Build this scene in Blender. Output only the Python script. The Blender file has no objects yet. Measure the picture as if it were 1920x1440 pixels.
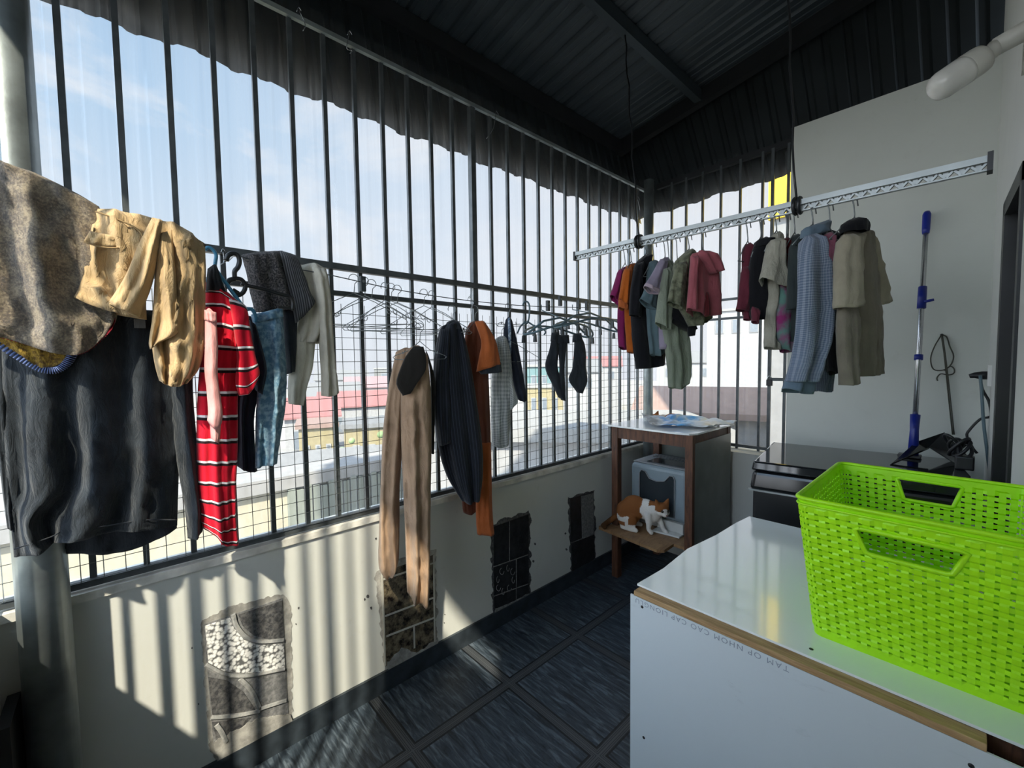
import bpy, bmesh, math, random
from mathutils import Vector, Matrix, noise
random.seed(7)
S = bpy.context.scene
COL = S.collection
# ------------------------------------------------------------------ camera
CX, CY = 960.0, 720.0
VY = (1830.0, 667.0); VX = (230.0, 688.0)
F = math.sqrt(-((VY[0]-CX)*(VX[0]-CX)+(VY[1]-CY)*(VX[1]-CY)))
def _d(v): return Vector((v[0]-CX, -(v[1]-CY), -F)).normalized()
ey = _d(VY); ex = -_d(VX); ex = (ex-ey*ex.dot(ey)).normalized(); ez = ex.cross(ey)
R = Matrix((ex, ey, ez))
CAM = Vector((0, 0, 1.5))
cd = bpy.data.cameras.new('camera'); cam = bpy.data.objects.new('camera', cd); COL.objects.link(cam)
cd.sensor_width = 36; cd.lens = F/1920*36; cd.clip_start = .01; cd.clip_end = 500
cam.matrix_world = Matrix.Translation(CAM) @ R.to_4x4()
S.camera = cam
def ray(x, y): return R @ Vector((x-CX, -(y-CY), -F))
def hit(x, y, P, N):                        # where the sight line of a point meets a plane
    r = ray(x, y); N = Vector(N); return CAM + r*((Vector(P)-CAM).dot(N)/r.dot(N))
def atX(x, y, X): return hit(x, y, (X, 0, 0), (1, 0, 0))
def atY(x, y, Y): return hit(x, y, (0, Y, 0), (0, 1, 0))
def atZ(x, y, Z): return hit(x, y, (0, 0, Z), (0, 0, 1))
# ------------------------------------------------------------------ objects
def tag(o, label=None, cat=None, group=None, kind=None):
    if label: o['label'] = label
    if cat: o['category'] = cat
    if group: o['group'] = group
    if kind: o['kind'] = kind
    return o
def thing(name, loc, label, cat, group=None):
    o = bpy.data.objects.new(name, None); COL.objects.link(o); o.location = loc; o.empty_display_size = .05
    return tag(o, label, cat, group)
class MB:
    def __init__(s): s.bm = bmesh.new(); s.uv = s.bm.loops.layers.uv.new('UVMap')
    def quad(s, vs, uvs=None):
        try: f = s.bm.faces.new(vs)
        except ValueError: return
        if uvs:
            for l, u in zip(f.loops, uvs): l[s.uv].uv = u
        return f
    def hexa(s, p):                          # 8 corners: bottom 4, top 4
        v = [s.bm.verts.new(q) for q in p]
        for f in ((0,3,2,1),(4,5,6,7),(0,1,5,4),(1,2,6,5),(2,3,7,6),(3,0,4,7)): s.quad([v[i] for i in f])
    def box(s, x0, x1, y0, y1, z0, z1):
        s.hexa([(x0,y0,z0),(x1,y0,z0),(x1,y1,z0),(x0,y1,z0),(x0,y0,z1),(x1,y0,z1),(x1,y1,z1),(x0,y1,z1)]); return s
    def tube(s, pts, r, n=6, cap=True):
        pts = [Vector(p) for p in pts]; rings = []
        rr = r if isinstance(r, (list, tuple)) else [r]*len(pts)
        up = None
        for i, p in enumerate(pts):
            t = (pts[min(i+1, len(pts)-1)]-pts[max(i-1, 0)])
            if t.length < 1e-9: t = Vector((0,0,1))
            t.normalize()
            if up is None: up = t.orthogonal().normalized()
            up = (up-t*up.dot(t))
            up = up.normalized() if up.length > 1e-6 else t.orthogonal().normalized()
            b = t.cross(up)
            rings.append([s.bm.verts.new(p+(up*math.cos(a)+b*math.sin(a))*rr[i]) for a in (2*math.pi*k/n for k in range(n))])
        for a, b in zip(rings, rings[1:]):
            for k in range(n): s.quad((a[k], a[(k+1)%n], b[(k+1)%n], b[k]))
        if cap: s.quad(rings[0][::-1]); s.quad(rings[-1])
        return s
    def bar(s, a, b, w, h=None, up=(0,0,1)):   # square section bar
        a, b = Vector(a), Vector(b); h = h or w; t = (b-a).normalized(); u = Vector(up)
        u = u-t*u.dot(t)
        if u.length < 1e-4: u = Vector((0,1,0))-t*t.y
        u.normalize(); v = t.cross(u)
        s.hexa([a-v*w/2-u*h/2, a+v*w/2-u*h/2, b+v*w/2-u*h/2, b-v*w/2-u*h/2, a-v*w/2+u*h/2, a+v*w/2+u*h/2, b+v*w/2+u*h/2, b-v*w/2+u*h/2]); return s
    def ball(s, c, r, seg=12, sc=(1,1,1), rot=None):
        m = Matrix.Translation(c) @ (rot.to_4x4() if rot else Matrix.Identity(4)) @ Matrix.Diagonal((r*sc[0], r*sc[1], r*sc[2], 1))
        bmesh.ops.create_uvsphere(s.bm, u_segments=seg, v_segments=max(6, seg//2+2), radius=1, matrix=m); return s
    def prism(s, poly, d):                   # extrude 3d polygon along vector d
        a = [s.bm.verts.new(p) for p in poly]; b = [s.bm.verts.new(Vector(p)+Vector(d)) for p in poly]; n = len(poly)
        s.quad(a[::-1]); s.quad(b)
        for i in range(n): s.quad((a[i], a[(i+1)%n], b[(i+1)%n], b[i]))
        return s
    def build(s, name, mat, parent=None, smooth=False, bevel=0, label=None, kind=None, normals=True):
        if normals: bmesh.ops.recalc_face_normals(s.bm, faces=s.bm.faces)
        me = bpy.data.meshes.new(name); s.bm.to_mesh(me); s.bm.free()
        o = bpy.data.objects.new(name, me); COL.objects.link(o)
        if mat: me.materials.append(mat)
        if smooth:
            for p in me.polygons: p.use_smooth = True
        if bevel:
            b = o.modifiers.new('bevel', 'BEVEL'); b.width = bevel; b.segments = 3; b.limit_method = 'ANGLE'
        if parent:
            o.parent = parent; o.matrix_parent_inverse = Matrix.Translation(-root_loc(parent))
        if label: o['label'] = label
        if kind: o['kind'] = kind
        return o
def root_loc(o):
    l = Vector(o.location)
    if o.parent: l = l + root_loc(o.parent) if o.type == 'EMPTY' else l
    return l
def child_of(o, parent):                      # sub-part under a mesh part (all meshes sit at the origin)
    o.parent = parent; o.matrix_parent_inverse = Matrix.Identity(4)
    w = Matrix.Translation(root_loc(parent.parent)) if parent.parent else Matrix.Identity(4)
    o.matrix_parent_inverse = Matrix.Identity(4)
    return o
# ------------------------------------------------------------------ materials
def nodes(name):
    m = bpy.data.materials.new(name); m.use_nodes = True; nt = m.node_tree
    return m, nt, nt.nodes['Principled BSDF']
def N(nt, t, **k):
    n = nt.nodes.new(t)
    for a, b in k.items():
        if a.startswith('i_'): n.inputs[a[2:].replace('_', ' ')].default_value = b
        else: setattr(n, a, b)
    return n
def mth(nt, op, a, b=None, c=None):
    n = nt.nodes.new('ShaderNodeMath'); n.operation = op
    for i, v in enumerate((a, b, c)):
        if v is None: continue
        if isinstance(v, (int, float)): n.inputs[i].default_value = v
        else: nt.links.new(v, n.inputs[i])
    return n.outputs[0]
def mixc(nt, f, a, b):
    n = nt.nodes.new('ShaderNodeMix'); n.data_type = 'RGBA'
    for i, v in ((0, f), (6, a), (7, b)):
        if isinstance(v, (int, float)): n.inputs[i].default_value = v
        elif isinstance(v, tuple): n.inputs[i].default_value = (*v[:3], 1)
        else: nt.links.new(v, n.inputs[i])
    return n.outputs[2]
def ramp(nt, f, stops):
    n = nt.nodes.new('ShaderNodeValToRGB'); e = n.color_ramp.elements
    while len(e) < len(stops): e.new(.5)
    for i, (p, c) in enumerate(stops): e[i].position = p; e[i].color = (*c, 1)
    nt.links.new(f, n.inputs[0]); return n.outputs[0]
def tex(nt, kind='Object'): return nt.nodes.new('ShaderNodeTexCoord').outputs[kind]
def noise_t(nt, co, scale, detail=4, rough=.55, dist=0, sc=None):
    n = nt.nodes.new('ShaderNodeTexNoise'); n.inputs['Scale'].default_value = scale; n.inputs['Detail'].default_value = detail
    n.inputs['Roughness'].default_value = rough; n.inputs['Distortion'].default_value = dist
    if sc:
        m = nt.nodes.new('ShaderNodeMapping'); m.inputs['Scale'].default_value = sc; nt.links.new(co, m.inputs[0]); co = m.outputs[0]
    nt.links.new(co, n.inputs['Vector']); return n.outputs['Fac']
def bump(nt, bs, h, strength=.3, dist=.01):
    b = nt.nodes.new('ShaderNodeBump'); b.inputs['Strength'].default_value = strength; b.inputs['Distance'].default_value = dist
    nt.links.new(h, b.inputs['Height']); nt.links.new(b.outputs[0], bs.inputs['Normal'])
def sepx(nt, co): n = nt.nodes.new('ShaderNodeSeparateXYZ'); nt.links.new(co, n.inputs[0]); return n.outputs
def plain(name, c, rough=.5, metal=0, var=.12, scale=8, bmp=0, bscale=60, spec=None):
    m, nt, b = nodes(name); co = tex(nt)
    f = noise_t(nt, co, scale, 5)
    lo = tuple(max(0, v*(1-var)) for v in c); hi = tuple(min(1, v*(1+var)) for v in c)
    nt.links.new(ramp(nt, f, [(.3, lo), (.7, hi)]), b.inputs['Base Color'])
    b.inputs['Roughness'].default_value = rough; b.inputs['Metallic'].default_value = metal
    if spec is not None: b.inputs['Specular IOR Level'].default_value = spec
    if bmp: bump(nt, b, noise_t(nt, co, bscale, 4), bmp, .004)
    return m
def fabric(name, c, rough=.95, stripes=None, check=None, weave=900, wr=.35, var=.15, trans=0, speck=None):
    """cloth: stripes = (axis, pitch, [(width fraction, colour), ...]) along the cloth's own length or width"""
    m, nt, b = nodes(name); co = tex(nt); uv = tex(nt, 'UV')
    f = noise_t(nt, co, 14, 5)
    lo = tuple(v*(1-var) for v in c); hi = tuple(min(1, v*(1+var)) for v in c)
    col = ramp(nt, f, [(.3, lo), (.7, hi)])
    if speck:
        col = mixc(nt, ramp(nt, noise_t(nt, co, speck[1], 3), [(.42, (0,0,0)), (.62, (1,1,1))]), col, speck[0])
    if stripes:
        sx = sepx(nt, uv); ax, pitch, lines = stripes
        fr = mth(nt, 'FRACT', mth(nt, 'DIVIDE', sx[ax], pitch)); acc = 0
        for w0, w1, cc in lines:
            k = mth(nt, 'MULTIPLY', mth(nt, 'GREATER_THAN', fr, w0), mth(nt, 'LESS_THAN', fr, w1)); col = mixc(nt, k, col, cc)
    if check:
        sx = sepx(nt, uv); pitch, cc = check
        a = mth(nt, 'GREATER_THAN', mth(nt, 'FRACT', mth(nt, 'DIVIDE', sx[0], pitch)), .5)
        d = mth(nt, 'GREATER_THAN', mth(nt, 'FRACT', mth(nt, 'DIVIDE', sx[1], pitch)), .5)
        col = mixc(nt, mth(nt, 'MULTIPLY', mth(nt, 'ADD', a, d), .5), col, cc)
    nt.links.new(col, b.inputs['Base Color'])
    b.inputs['Roughness'].default_value = rough; b.inputs['Specular IOR Level'].default_value = .15
    b.inputs['Sheen Weight'].default_value = .15
    h = mth(nt, 'ADD', mth(nt, 'MULTIPLY', noise_t(nt, co, 1, 5, .6, .8, (42, 42, 13)), 1.0), mth(nt, 'MULTIPLY', noise_t(nt, co, weave, 1), .12))
    bump(nt, b, h, wr, .012)
    return m
def metal(name, c, rough=.4, dirt=.3, scale=12):
    return plain(name, c, rough, .85, dirt, scale)
# ------------------------------------------------------------------ materials used
def plaster(name, c, stain=(.33,.31,.26), amt=.5):
    m, nt, b = nodes(name); co = tex(nt)
    base = ramp(nt, noise_t(nt, co, 2.2, 6, .6), [(.3, tuple(v*.93 for v in c)), (.7, c)])
    sp = ramp(nt, noise_t(nt, co, 9, 8, .72), [(.60, (0,0,0)), (.74, (1,1,1))])
    base = mixc(nt, mth(nt, 'MULTIPLY', sp, amt), base, stain)
    nt.links.new(base, b.inputs['Base Color']); b.inputs['Roughness'].default_value = .85; b.inputs['Specular IOR Level'].default_value = .2
    bump(nt, b, noise_t(nt, co, 40, 6), .12, .004); return m
M = {}
M['wall'] = plaster('white plaster', (.59,.59,.545), amt=.25)
M['wall2'] = plaster('grey white plaster', (.63,.65,.605), amt=.12)
M['wall3'] = plaster('cream plaster', (.68,.69,.655), amt=.15)
M['sill'] = plain('worn sill', (.62,.60,.54), .8, 0, .35, 9, .3)
M['bar'] = plain('dark grey steel', (.085,.095,.10), .45, .5, .25, 20)
M['galv'] = plain('galvanised steel', (.36,.40,.40), .42, .75, .35, 7, .15, 40)
M['wire'] = plain('galvanised wire', (.20,.215,.215), .45, .6, .2, 30)
M['chrome'] = plain('bright wire', (.55,.56,.58), .25, .9, .1, 30)
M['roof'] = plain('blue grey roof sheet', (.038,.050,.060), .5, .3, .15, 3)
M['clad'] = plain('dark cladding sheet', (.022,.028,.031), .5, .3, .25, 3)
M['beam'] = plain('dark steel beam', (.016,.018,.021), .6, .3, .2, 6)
M['wood'] = None
def floor_mat():
    m, nt, b = nodes('slate tile'); co = tex(nt); s = sepx(nt, co); T = .504
    def dist(o, off):
        f = mth(nt, 'FRACT', mth(nt, 'DIVIDE', mth(nt, 'SUBTRACT', o, off), T))
        return mth(nt, 'MULTIPLY', mth(nt, 'SUBTRACT', .5, mth(nt, 'ABSOLUTE', mth(nt, 'SUBTRACT', f, .5))), T)
    dx = dist(s[0], -1.43-10*T); dy = dist(s[1], 1.266-10*T)
    d = mth(nt, 'MINIMUM', dx, dy)
    # slate ripples running slantwise
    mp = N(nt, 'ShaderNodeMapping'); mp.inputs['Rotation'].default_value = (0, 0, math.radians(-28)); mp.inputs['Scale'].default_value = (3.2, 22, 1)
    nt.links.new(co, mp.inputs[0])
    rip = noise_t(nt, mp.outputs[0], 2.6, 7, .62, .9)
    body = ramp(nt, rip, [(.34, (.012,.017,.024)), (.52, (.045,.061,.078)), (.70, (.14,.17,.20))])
    fine = mth(nt, 'FRACT', mth(nt, 'MULTIPLY', d, 150))
    band = mixc(nt, mth(nt, 'GREATER_THAN', fine, .55), (.075,.08,.085), (.022,.027,.033))
    inb = mth(nt, 'LESS_THAN', d, .021)
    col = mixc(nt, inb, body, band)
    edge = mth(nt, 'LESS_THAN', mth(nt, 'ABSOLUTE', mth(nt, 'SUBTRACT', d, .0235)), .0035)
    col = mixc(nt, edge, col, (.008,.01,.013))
    nt.links.new(col, b.inputs['Base Color'])
    b.inputs['Roughness'].default_value = .42
    h = mth(nt, 'MULTIPLY', rip, mth(nt, 'SUBTRACT', 1, inb))
    h = mth(nt, 'SUBTRACT', h, mth(nt, 'MULTIPLY', edge, .5))
    bump(nt, b, h, .55, .006); return m
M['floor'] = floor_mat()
def plastic_sheet():
    m = bpy.data.materials.new('clear corrugated plastic'); m.use_nodes = True; nt = m.node_tree; nt.nodes.clear()
    out = N(nt, 'ShaderNodeOutputMaterial'); tr = N(nt, 'ShaderNodeBsdfTransparent'); tr.inputs[0].default_value = (.93,.955,.965,1)
    df = N(nt, 'ShaderNodeBsdfTranslucent'); df.inputs[0].default_value = (.85,.88,.9,1)
    gl = N(nt, 'ShaderNodeBsdfGlossy'); gl.inputs['Roughness'].default_value = .15; gl.inputs[0].default_value = (.9,.93,.95,1)
    lw = N(nt, 'ShaderNodeLayerWeight'); lw.inputs[0].default_value = .35
    co = tex(nt)
    st = ramp(nt, noise_t(nt, co, 1, 6, .7, 0, (0, 55, .6)), [(.42, (0,0,0)), (.75, (1,1,1))])
    st2 = ramp(nt, noise_t(nt, co, 9, 8, .75, .6), [(.56, (0,0,0)), (.8, (1,1,1))])
    a = mth(nt, 'ADD', mth(nt, 'MULTIPLY', st, .10), mth(nt, 'ADD', .045, mth(nt, 'MULTIPLY', st2, .08)))
    m1 = N(nt, 'ShaderNodeMixShader'); nt.links.new(a, m1.inputs[0]); nt.links.new(tr.outputs[0], m1.inputs[1]); nt.links.new(df.outputs[0], m1.inputs[2])
    m2 = N(nt, 'ShaderNodeMixShader'); nt.links.new(mth(nt, 'MULTIPLY', lw.outputs['Fresnel'], .45), m2.inputs[0])
    nt.links.new(m1.outputs[0], m2.inputs[1]); nt.links.new(gl.outputs[0], m2.inputs[2]); nt.links.new(m2.outputs[0], out.inputs[0]); return m
M['plastic'] = plastic_sheet()
def wood(name, c1, c2, sc=(3, 30, 30), rough=.6):
    m, nt, b = nodes(name); co = tex(nt)
    f = noise_t(nt, co, 3, 7, .62, 1.2, sc)
    nt.links.new(ramp(nt, f, [(.3, c1), (.7, c2)]), b.inputs['Base Color']); b.inputs['Roughness'].default_value = rough
    bump(nt, b, f, .2, .003); return m
# ------------------------------------------------------------------ setting
def struct(name, mb, mat, label=None, **k): return tag(mb.build(name, mat, **k), label, None, None, 'structure')
XW = -1.79; ZS = .835; YB = 3.2; YE = -.29
def xr(y): return .043+.045*(YB-y)               # right-hand wall runs very slightly askew
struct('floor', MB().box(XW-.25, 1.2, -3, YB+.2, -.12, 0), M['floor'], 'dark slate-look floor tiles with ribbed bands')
struct('wall_left', MB().box(XW-.12, XW, YE-.12, YB+.12, 0, .80), M['wall'], 'low white plaster parapet under the barred opening')
struct('trim_1', MB().box(XW-.13, XW+.012, YE-.1, YB+.1, .80, .826), M['sill'], 'pale worn sill along the low wall')
struct('wall_back', MB().box(XW, -.82, YB-.12, YB+.12, 0, .86), M['wall'], 'low plaster parapet at the far end')
struct('wall_end', MB().box(XW, .4, YE-.14, YE, 0, .85), M['wall'], 'low parapet at the near end')
struct('wall_end_sun_blocker', MB().box(-.42, .4, YE-.14, YE,    .85, 2.3), M['wall2'], 'unseen added panel blocking the sun at the near end')  # added sun blocker in place of a standing body, not a real wall
struct('wall_end_cladding', MB().box(XW-.4, .4, YE-.16, YE-.12, 2.75, 3.9), M['clad'], 'dark metal cladding above the near opening')
struct('wall_back_plaster', MB().box(-.825, .4, YB-.03, YB+.12, 0, 2.945), M['wall2'], 'grey white plaster wall at the far right')
mb = MB()
yd0, yd1, zd = 2.15, 2.70, 2.12
def wallseg(mb, y0, y1, z0, z1, x0=0, x1=.14):
    mb.hexa([(xr(y0)+x0,y0,z0),(xr(y0)+x1,y0,z0),(xr(y1)+x1,y1,z0),(xr(y1)+x0,y1,z0),(xr(y0)+x0,y0,z1),(xr(y0)+x1,y0,z1),(xr(y1)+x1,y1,z1),(xr(y1)+x0,y1,z1)]); return mb
wallseg(mb, yd1, YB-.025, 0, 4.2); wallseg(mb, YE, yd0, 0, 4.2); wallseg(mb, yd0, yd1, zd, 4.2)
struct('wall_right', mb, M['wall3'], 'white plaster wall with the black door')
M['black'] = plain('black paint', (.012,.013,.015), .4, 0, .2, 10)
mb = MB(); wallseg(mb, yd1-.07, yd1, 0, zd, -.008, .10); wallseg(mb, yd0, yd0+.05, 0, zd, -.008, .10); wallseg(mb, yd0, yd1, zd-.06, zd, -.008, .10)
door = struct('door_1', mb, M['black'], 'black metal door frame in the right-hand wall')
mb = MB(); wallseg(mb, yd0+.05, yd1-.07, .02, zd-.06, .05, .07)
mb.build('door_panel', plain('dark door glass', (.02,.026,.028), .2), door)
# skirting tiles
bl = MB().box(XW, XW+.012, YE, YB-.03, 0, .095)
M['skirt'] = plain('dark tile skirting', (.028,.036,.044), .4, 0, .5, 14)
struct('baseboard_left', bl, M['skirt'], 'dark tile skirting along the low wall')
# roof: rises from the left eave to the right
def zroof(x): return 3.35+.165*(x+2.14)
def corrug_roof():
    mb = MB(); y = -.45; prof = []
    while y < YB+.35:
        for dy, dz in ((0,0),(.012,.018),(.03,.018),(.042,0),(.075,0),(.08,.004),(.09,.004),(.095,0)): prof.append((y+dy, dz))
        y += .125
    a = [mb.bm.verts.new((-2.3, p, zroof(-2.3)+d)) for p, d in prof]; b = [mb.bm.verts.new((1.6, p, zroof(1.6)+d)) for p, d in prof]
    for i in range(len(prof)-1): mb.quad((a[i], a[i+1], b[i+1], b[i]))
    return mb
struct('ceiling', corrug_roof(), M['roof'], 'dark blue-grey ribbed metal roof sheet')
def corr(p0, p1, q0, q1, pitch=.1, amp=.012, zig=None, outward=(1,0,0)):
    """ribbed sheet: bottom line p0-p1, top line q0-q1"""
    mb = MB(); p0, p1, q0, q1 = map(Vector, (p0, p1, q0, q1)); L = (p1-p0).length; n = int(L/pitch); o = Vector(outward); A = []; Bv = []; k = 0
    for i in range(n+1):
        for fr, h in ((0,0),(.12,1),(.36,1),(.48,0)):
            t = (i+fr)*pitch/L
            if t > 1: break
            w = zig(t*L) if zig else 0
            A.append(mb.bm.verts.new(p0.lerp(p1, t)+o*h*amp+Vector((0,0,w)))); Bv.append(mb.bm.verts.new(q0.lerp(q1, t)+o*h*amp))
    for i in range(len(A)-1): mb.quad((A[i], A[i+1], Bv[i+1], Bv[i]), [(i*.02,0),(i*.02+.02,0),(i*.02+.02,1),(i*.02,1)])
    return mb
def scallop(d): return -.008*math.sin(d*2*math.pi/.25)+.006*math.sin(d*11.3)
XC = XW-.08
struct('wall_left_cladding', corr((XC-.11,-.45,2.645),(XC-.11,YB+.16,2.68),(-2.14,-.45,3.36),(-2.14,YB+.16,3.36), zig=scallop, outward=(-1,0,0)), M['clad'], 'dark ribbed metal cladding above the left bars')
mbk = corr((XC-.16,YB+.13,2.71),(.4,YB+.13,2.745),(XC-.42,YB+.13,3.36),(.4,YB+.13,3.8), zig=scallop, outward=(0,1,0))
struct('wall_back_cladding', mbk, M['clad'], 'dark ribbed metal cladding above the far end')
struct('window_1', corr((XC,YE-.1,.80),(XC,YB+.05,.80),(XC,YE-.1,2.95),(XC,YB+.05,2.95), .076, .008, outward=(-1,0,0)), M['plastic'], 'clear corrugated plastic sheet behind the left bars', normals=False)
struct('window_2', corr((XC,YB+.055,.80),(-.8,YB+.055,.80),(XC,YB+.055,2.95),(-.8,YB+.055,2.95), .076, .008, outward=(0,1,0)), M['plastic'], 'clear corrugated plastic sheet behind the far bars', normals=False)
struct('window_3', corr((XC,YE-.12,.80),(.38,YE-.12,.80),(XC,YE-.12,2.8),(.38,YE-.12,2.8), .076, .008, outward=(0,-1,0)), M['plastic'], 'clear corrugated plastic sheet at the near end', normals=False)
# beams
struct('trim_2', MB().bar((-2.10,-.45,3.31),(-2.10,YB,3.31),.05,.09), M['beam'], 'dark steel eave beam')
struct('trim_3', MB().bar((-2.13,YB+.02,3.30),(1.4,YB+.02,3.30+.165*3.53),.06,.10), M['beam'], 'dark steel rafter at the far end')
struct('trim_4', MB().bar((-1.43,-.45,zroof(-1.43)-.045),(-1.43,YB,zroof(-1.43)-.045),.05,.08), M['roof'], 'steel purlin under the roof')
struct('trim_5', MB().bar((XW+.02,YB+.03,2.885),(-.83,YB+.03,2.885),.03,.04), M['beam'], 'dark rail over the far bars')
# ------------------------------------------------------------------ posts and fences
def post(x, y, r, z0, z1, label):
    root = thing('steel_post', (x, y, z0), label, 'post')
    MB().tube([(x,y,z0),(x,y,z1)], r, 28).build('pole', M['galv'], root, smooth=True)
    MB().box(x-r*1.25, x+r*1.25, y-r*1.25, y+r*1.25, z0, z0+.012).build('base_plate', M['galv'], root)
    if r > .05: MB().box(x-.05,x+.11,y-.085,y-.06,z0,.60).build('side_plate', M['beam'], root)
    return root
post(XW+.066, -.19, .052, 0, 3.3, 'thick round galvanised post at the near left corner')
post(XW+.06, YB-.17, .036, 0, 2.87, 'slim round dark post in the far corner behind the hanging clothes')
def left_fence():
    root = thing('security_fence', (XW-.03, 1.5, .826), 'long dark steel bar fence with wire mesh above the low left wall', 'fence')
    x = XW-.03
    y = YE+.05; k = 0
    ys = [-.095+.1247*i for i in range(0, 27)]
    for y in ys:
        w = .016
        if abs(y-1.4) < .05: w = .03
        MB().bar((x,y,.84),(x,y,2.83), w, w, (1,0,0)).build('bar', M['bar'], root)
    for z, w, h, nm in ((.845,.03,.02,'bottom_rail'),(2.835,.018,.018,'top_rail'),(1.905,.026,.026,'rail'),(1.795,.02,.02,'rail')):
        MB().bar((x+.012,YE,z),(x+.012,YB-.03,z), w, h).build(nm, M['galv'] if nm == 'top_rail' else M['bar'], root)
    mb = MB(); xm = x+.03
    y = -.27
    while y < 3.05: mb.tube([(xm,y,.855),(xm,y,1.75)], .0014, 3, False); y += .05
    z = .86
    while z < 1.755: mb.tube([(xm+.003,-.28,z),(xm+.003,3.05,z)], .0014, 3, False); z += .05
    mb.build('wire_mesh', M['wire'], root)
    return root
left_fence()
def end_fence():
    root = thing('security_fence', (-1.1, YE-.03, .85), 'bar fence at the near end beside the thick post, slats widened to stripe sunlight', 'fence')
    y = YE-.03
    for i in range(14):
        w = (.020,.034,.014,.028,.040)[i % 5]; xx = XW+.13+.098*i; MB().box(xx-w/2,xx+w/2,y-.006,y+.006,.85,2.76).build('shading_slat', M['bar'], root)  # unseen slats, widened unevenly to cast stripes of shade indoors
    for z in (.86, 2.76): MB().bar((XW,y,z),(-.42,y,z), .022).build('rail', M['bar'], root)
end_fence()
def back_fence():
    root = thing('security_fence', (-1.3, YB+.02, .86), 'short dark steel bar fence at the far end above the table', 'fence')
    y = YB+.02
    for x in (-1.64,-1.525,-1.40,-1.27,-1.14,-1.0,-.94,-.85):
        w = .018 if x > -.96 and x < -.9 else .015
        MB().bar((x,y,.86),(x,y,2.88), w, w, (0,1,0)).build('bar', M['bar'], root)
    for z, x0, x1 in ((.885,XW,-.83),(1.79,XW,-1.0),(1.925,XW,-1.0),(1.36,-.94,-.83)):
        MB().bar((x0,y-.012,z),(x1,y-.012,z), .02 if z < 1.7 else .016).build('rail', M['bar'], root)
back_fence()
def padlock():
    p = atY(1443, 715, YB+.006); root = thing('padlock', p, 'small dark padlock on the far bar gate', 'padlock')
    MB().box(p.x-.018,p.x+.018,p.y-.012,p.y+.006,p.z-.03,p.z+.012).build('lock_body', M['black'], root, bevel=.003)
    MB().tube([p+Vector((.012*math.cos(a),-.002,.012+.024*math.sin(a))) for a in [math.pi*k/8 for k in range(9)]], .0035, 6).build('shackle', M['galv'], root, smooth=True)
padlock()
# ------------------------------------------------------------------ cloth
def spline(pts, n):
    """n+1 points along a Catmull-Rom curve through pts"""
    m = len(pts)-1
    if m == 0: return [pts[0]]*(n+1)
    out = []
    for i in range(n+1):
        u = i/n*m; k = min(int(u), m-1); t = u-k
        a, b, c, d = pts[max(k-1,0)], pts[k], pts[k+1], pts[min(k+2,m)]
        if k == 0: a = b*2-c
        if k == m-1: d = c*2-b
        out.append(b*1.0 + (c-a)*(.5*t) + (a*2-b*5+c*4-d)*(.5*t*t) + (b*3-a-c*3+d)*(.5*t*t*t))
    return out
class Plane:
    def __init__(s, x, y, phi): s.P = Vector((x, y, 0)); a = math.radians(phi); s.h = Vector((math.cos(a), math.sin(a), 0)); s.n = Vector((s.h.y, -s.h.x, 0))
    def fix(s):
        if s.n.dot(Vector((0,0,0))-s.P) < 0: s.n = -s.n
        return s
    def at(s, x, y, off=0): p = s.P+s.n*off; return hit(x, y, p, s.n)
def PL(x, y, phi): return Plane(x, y, phi).fix()
def XP(x): return PL(x, .5, 90)
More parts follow.
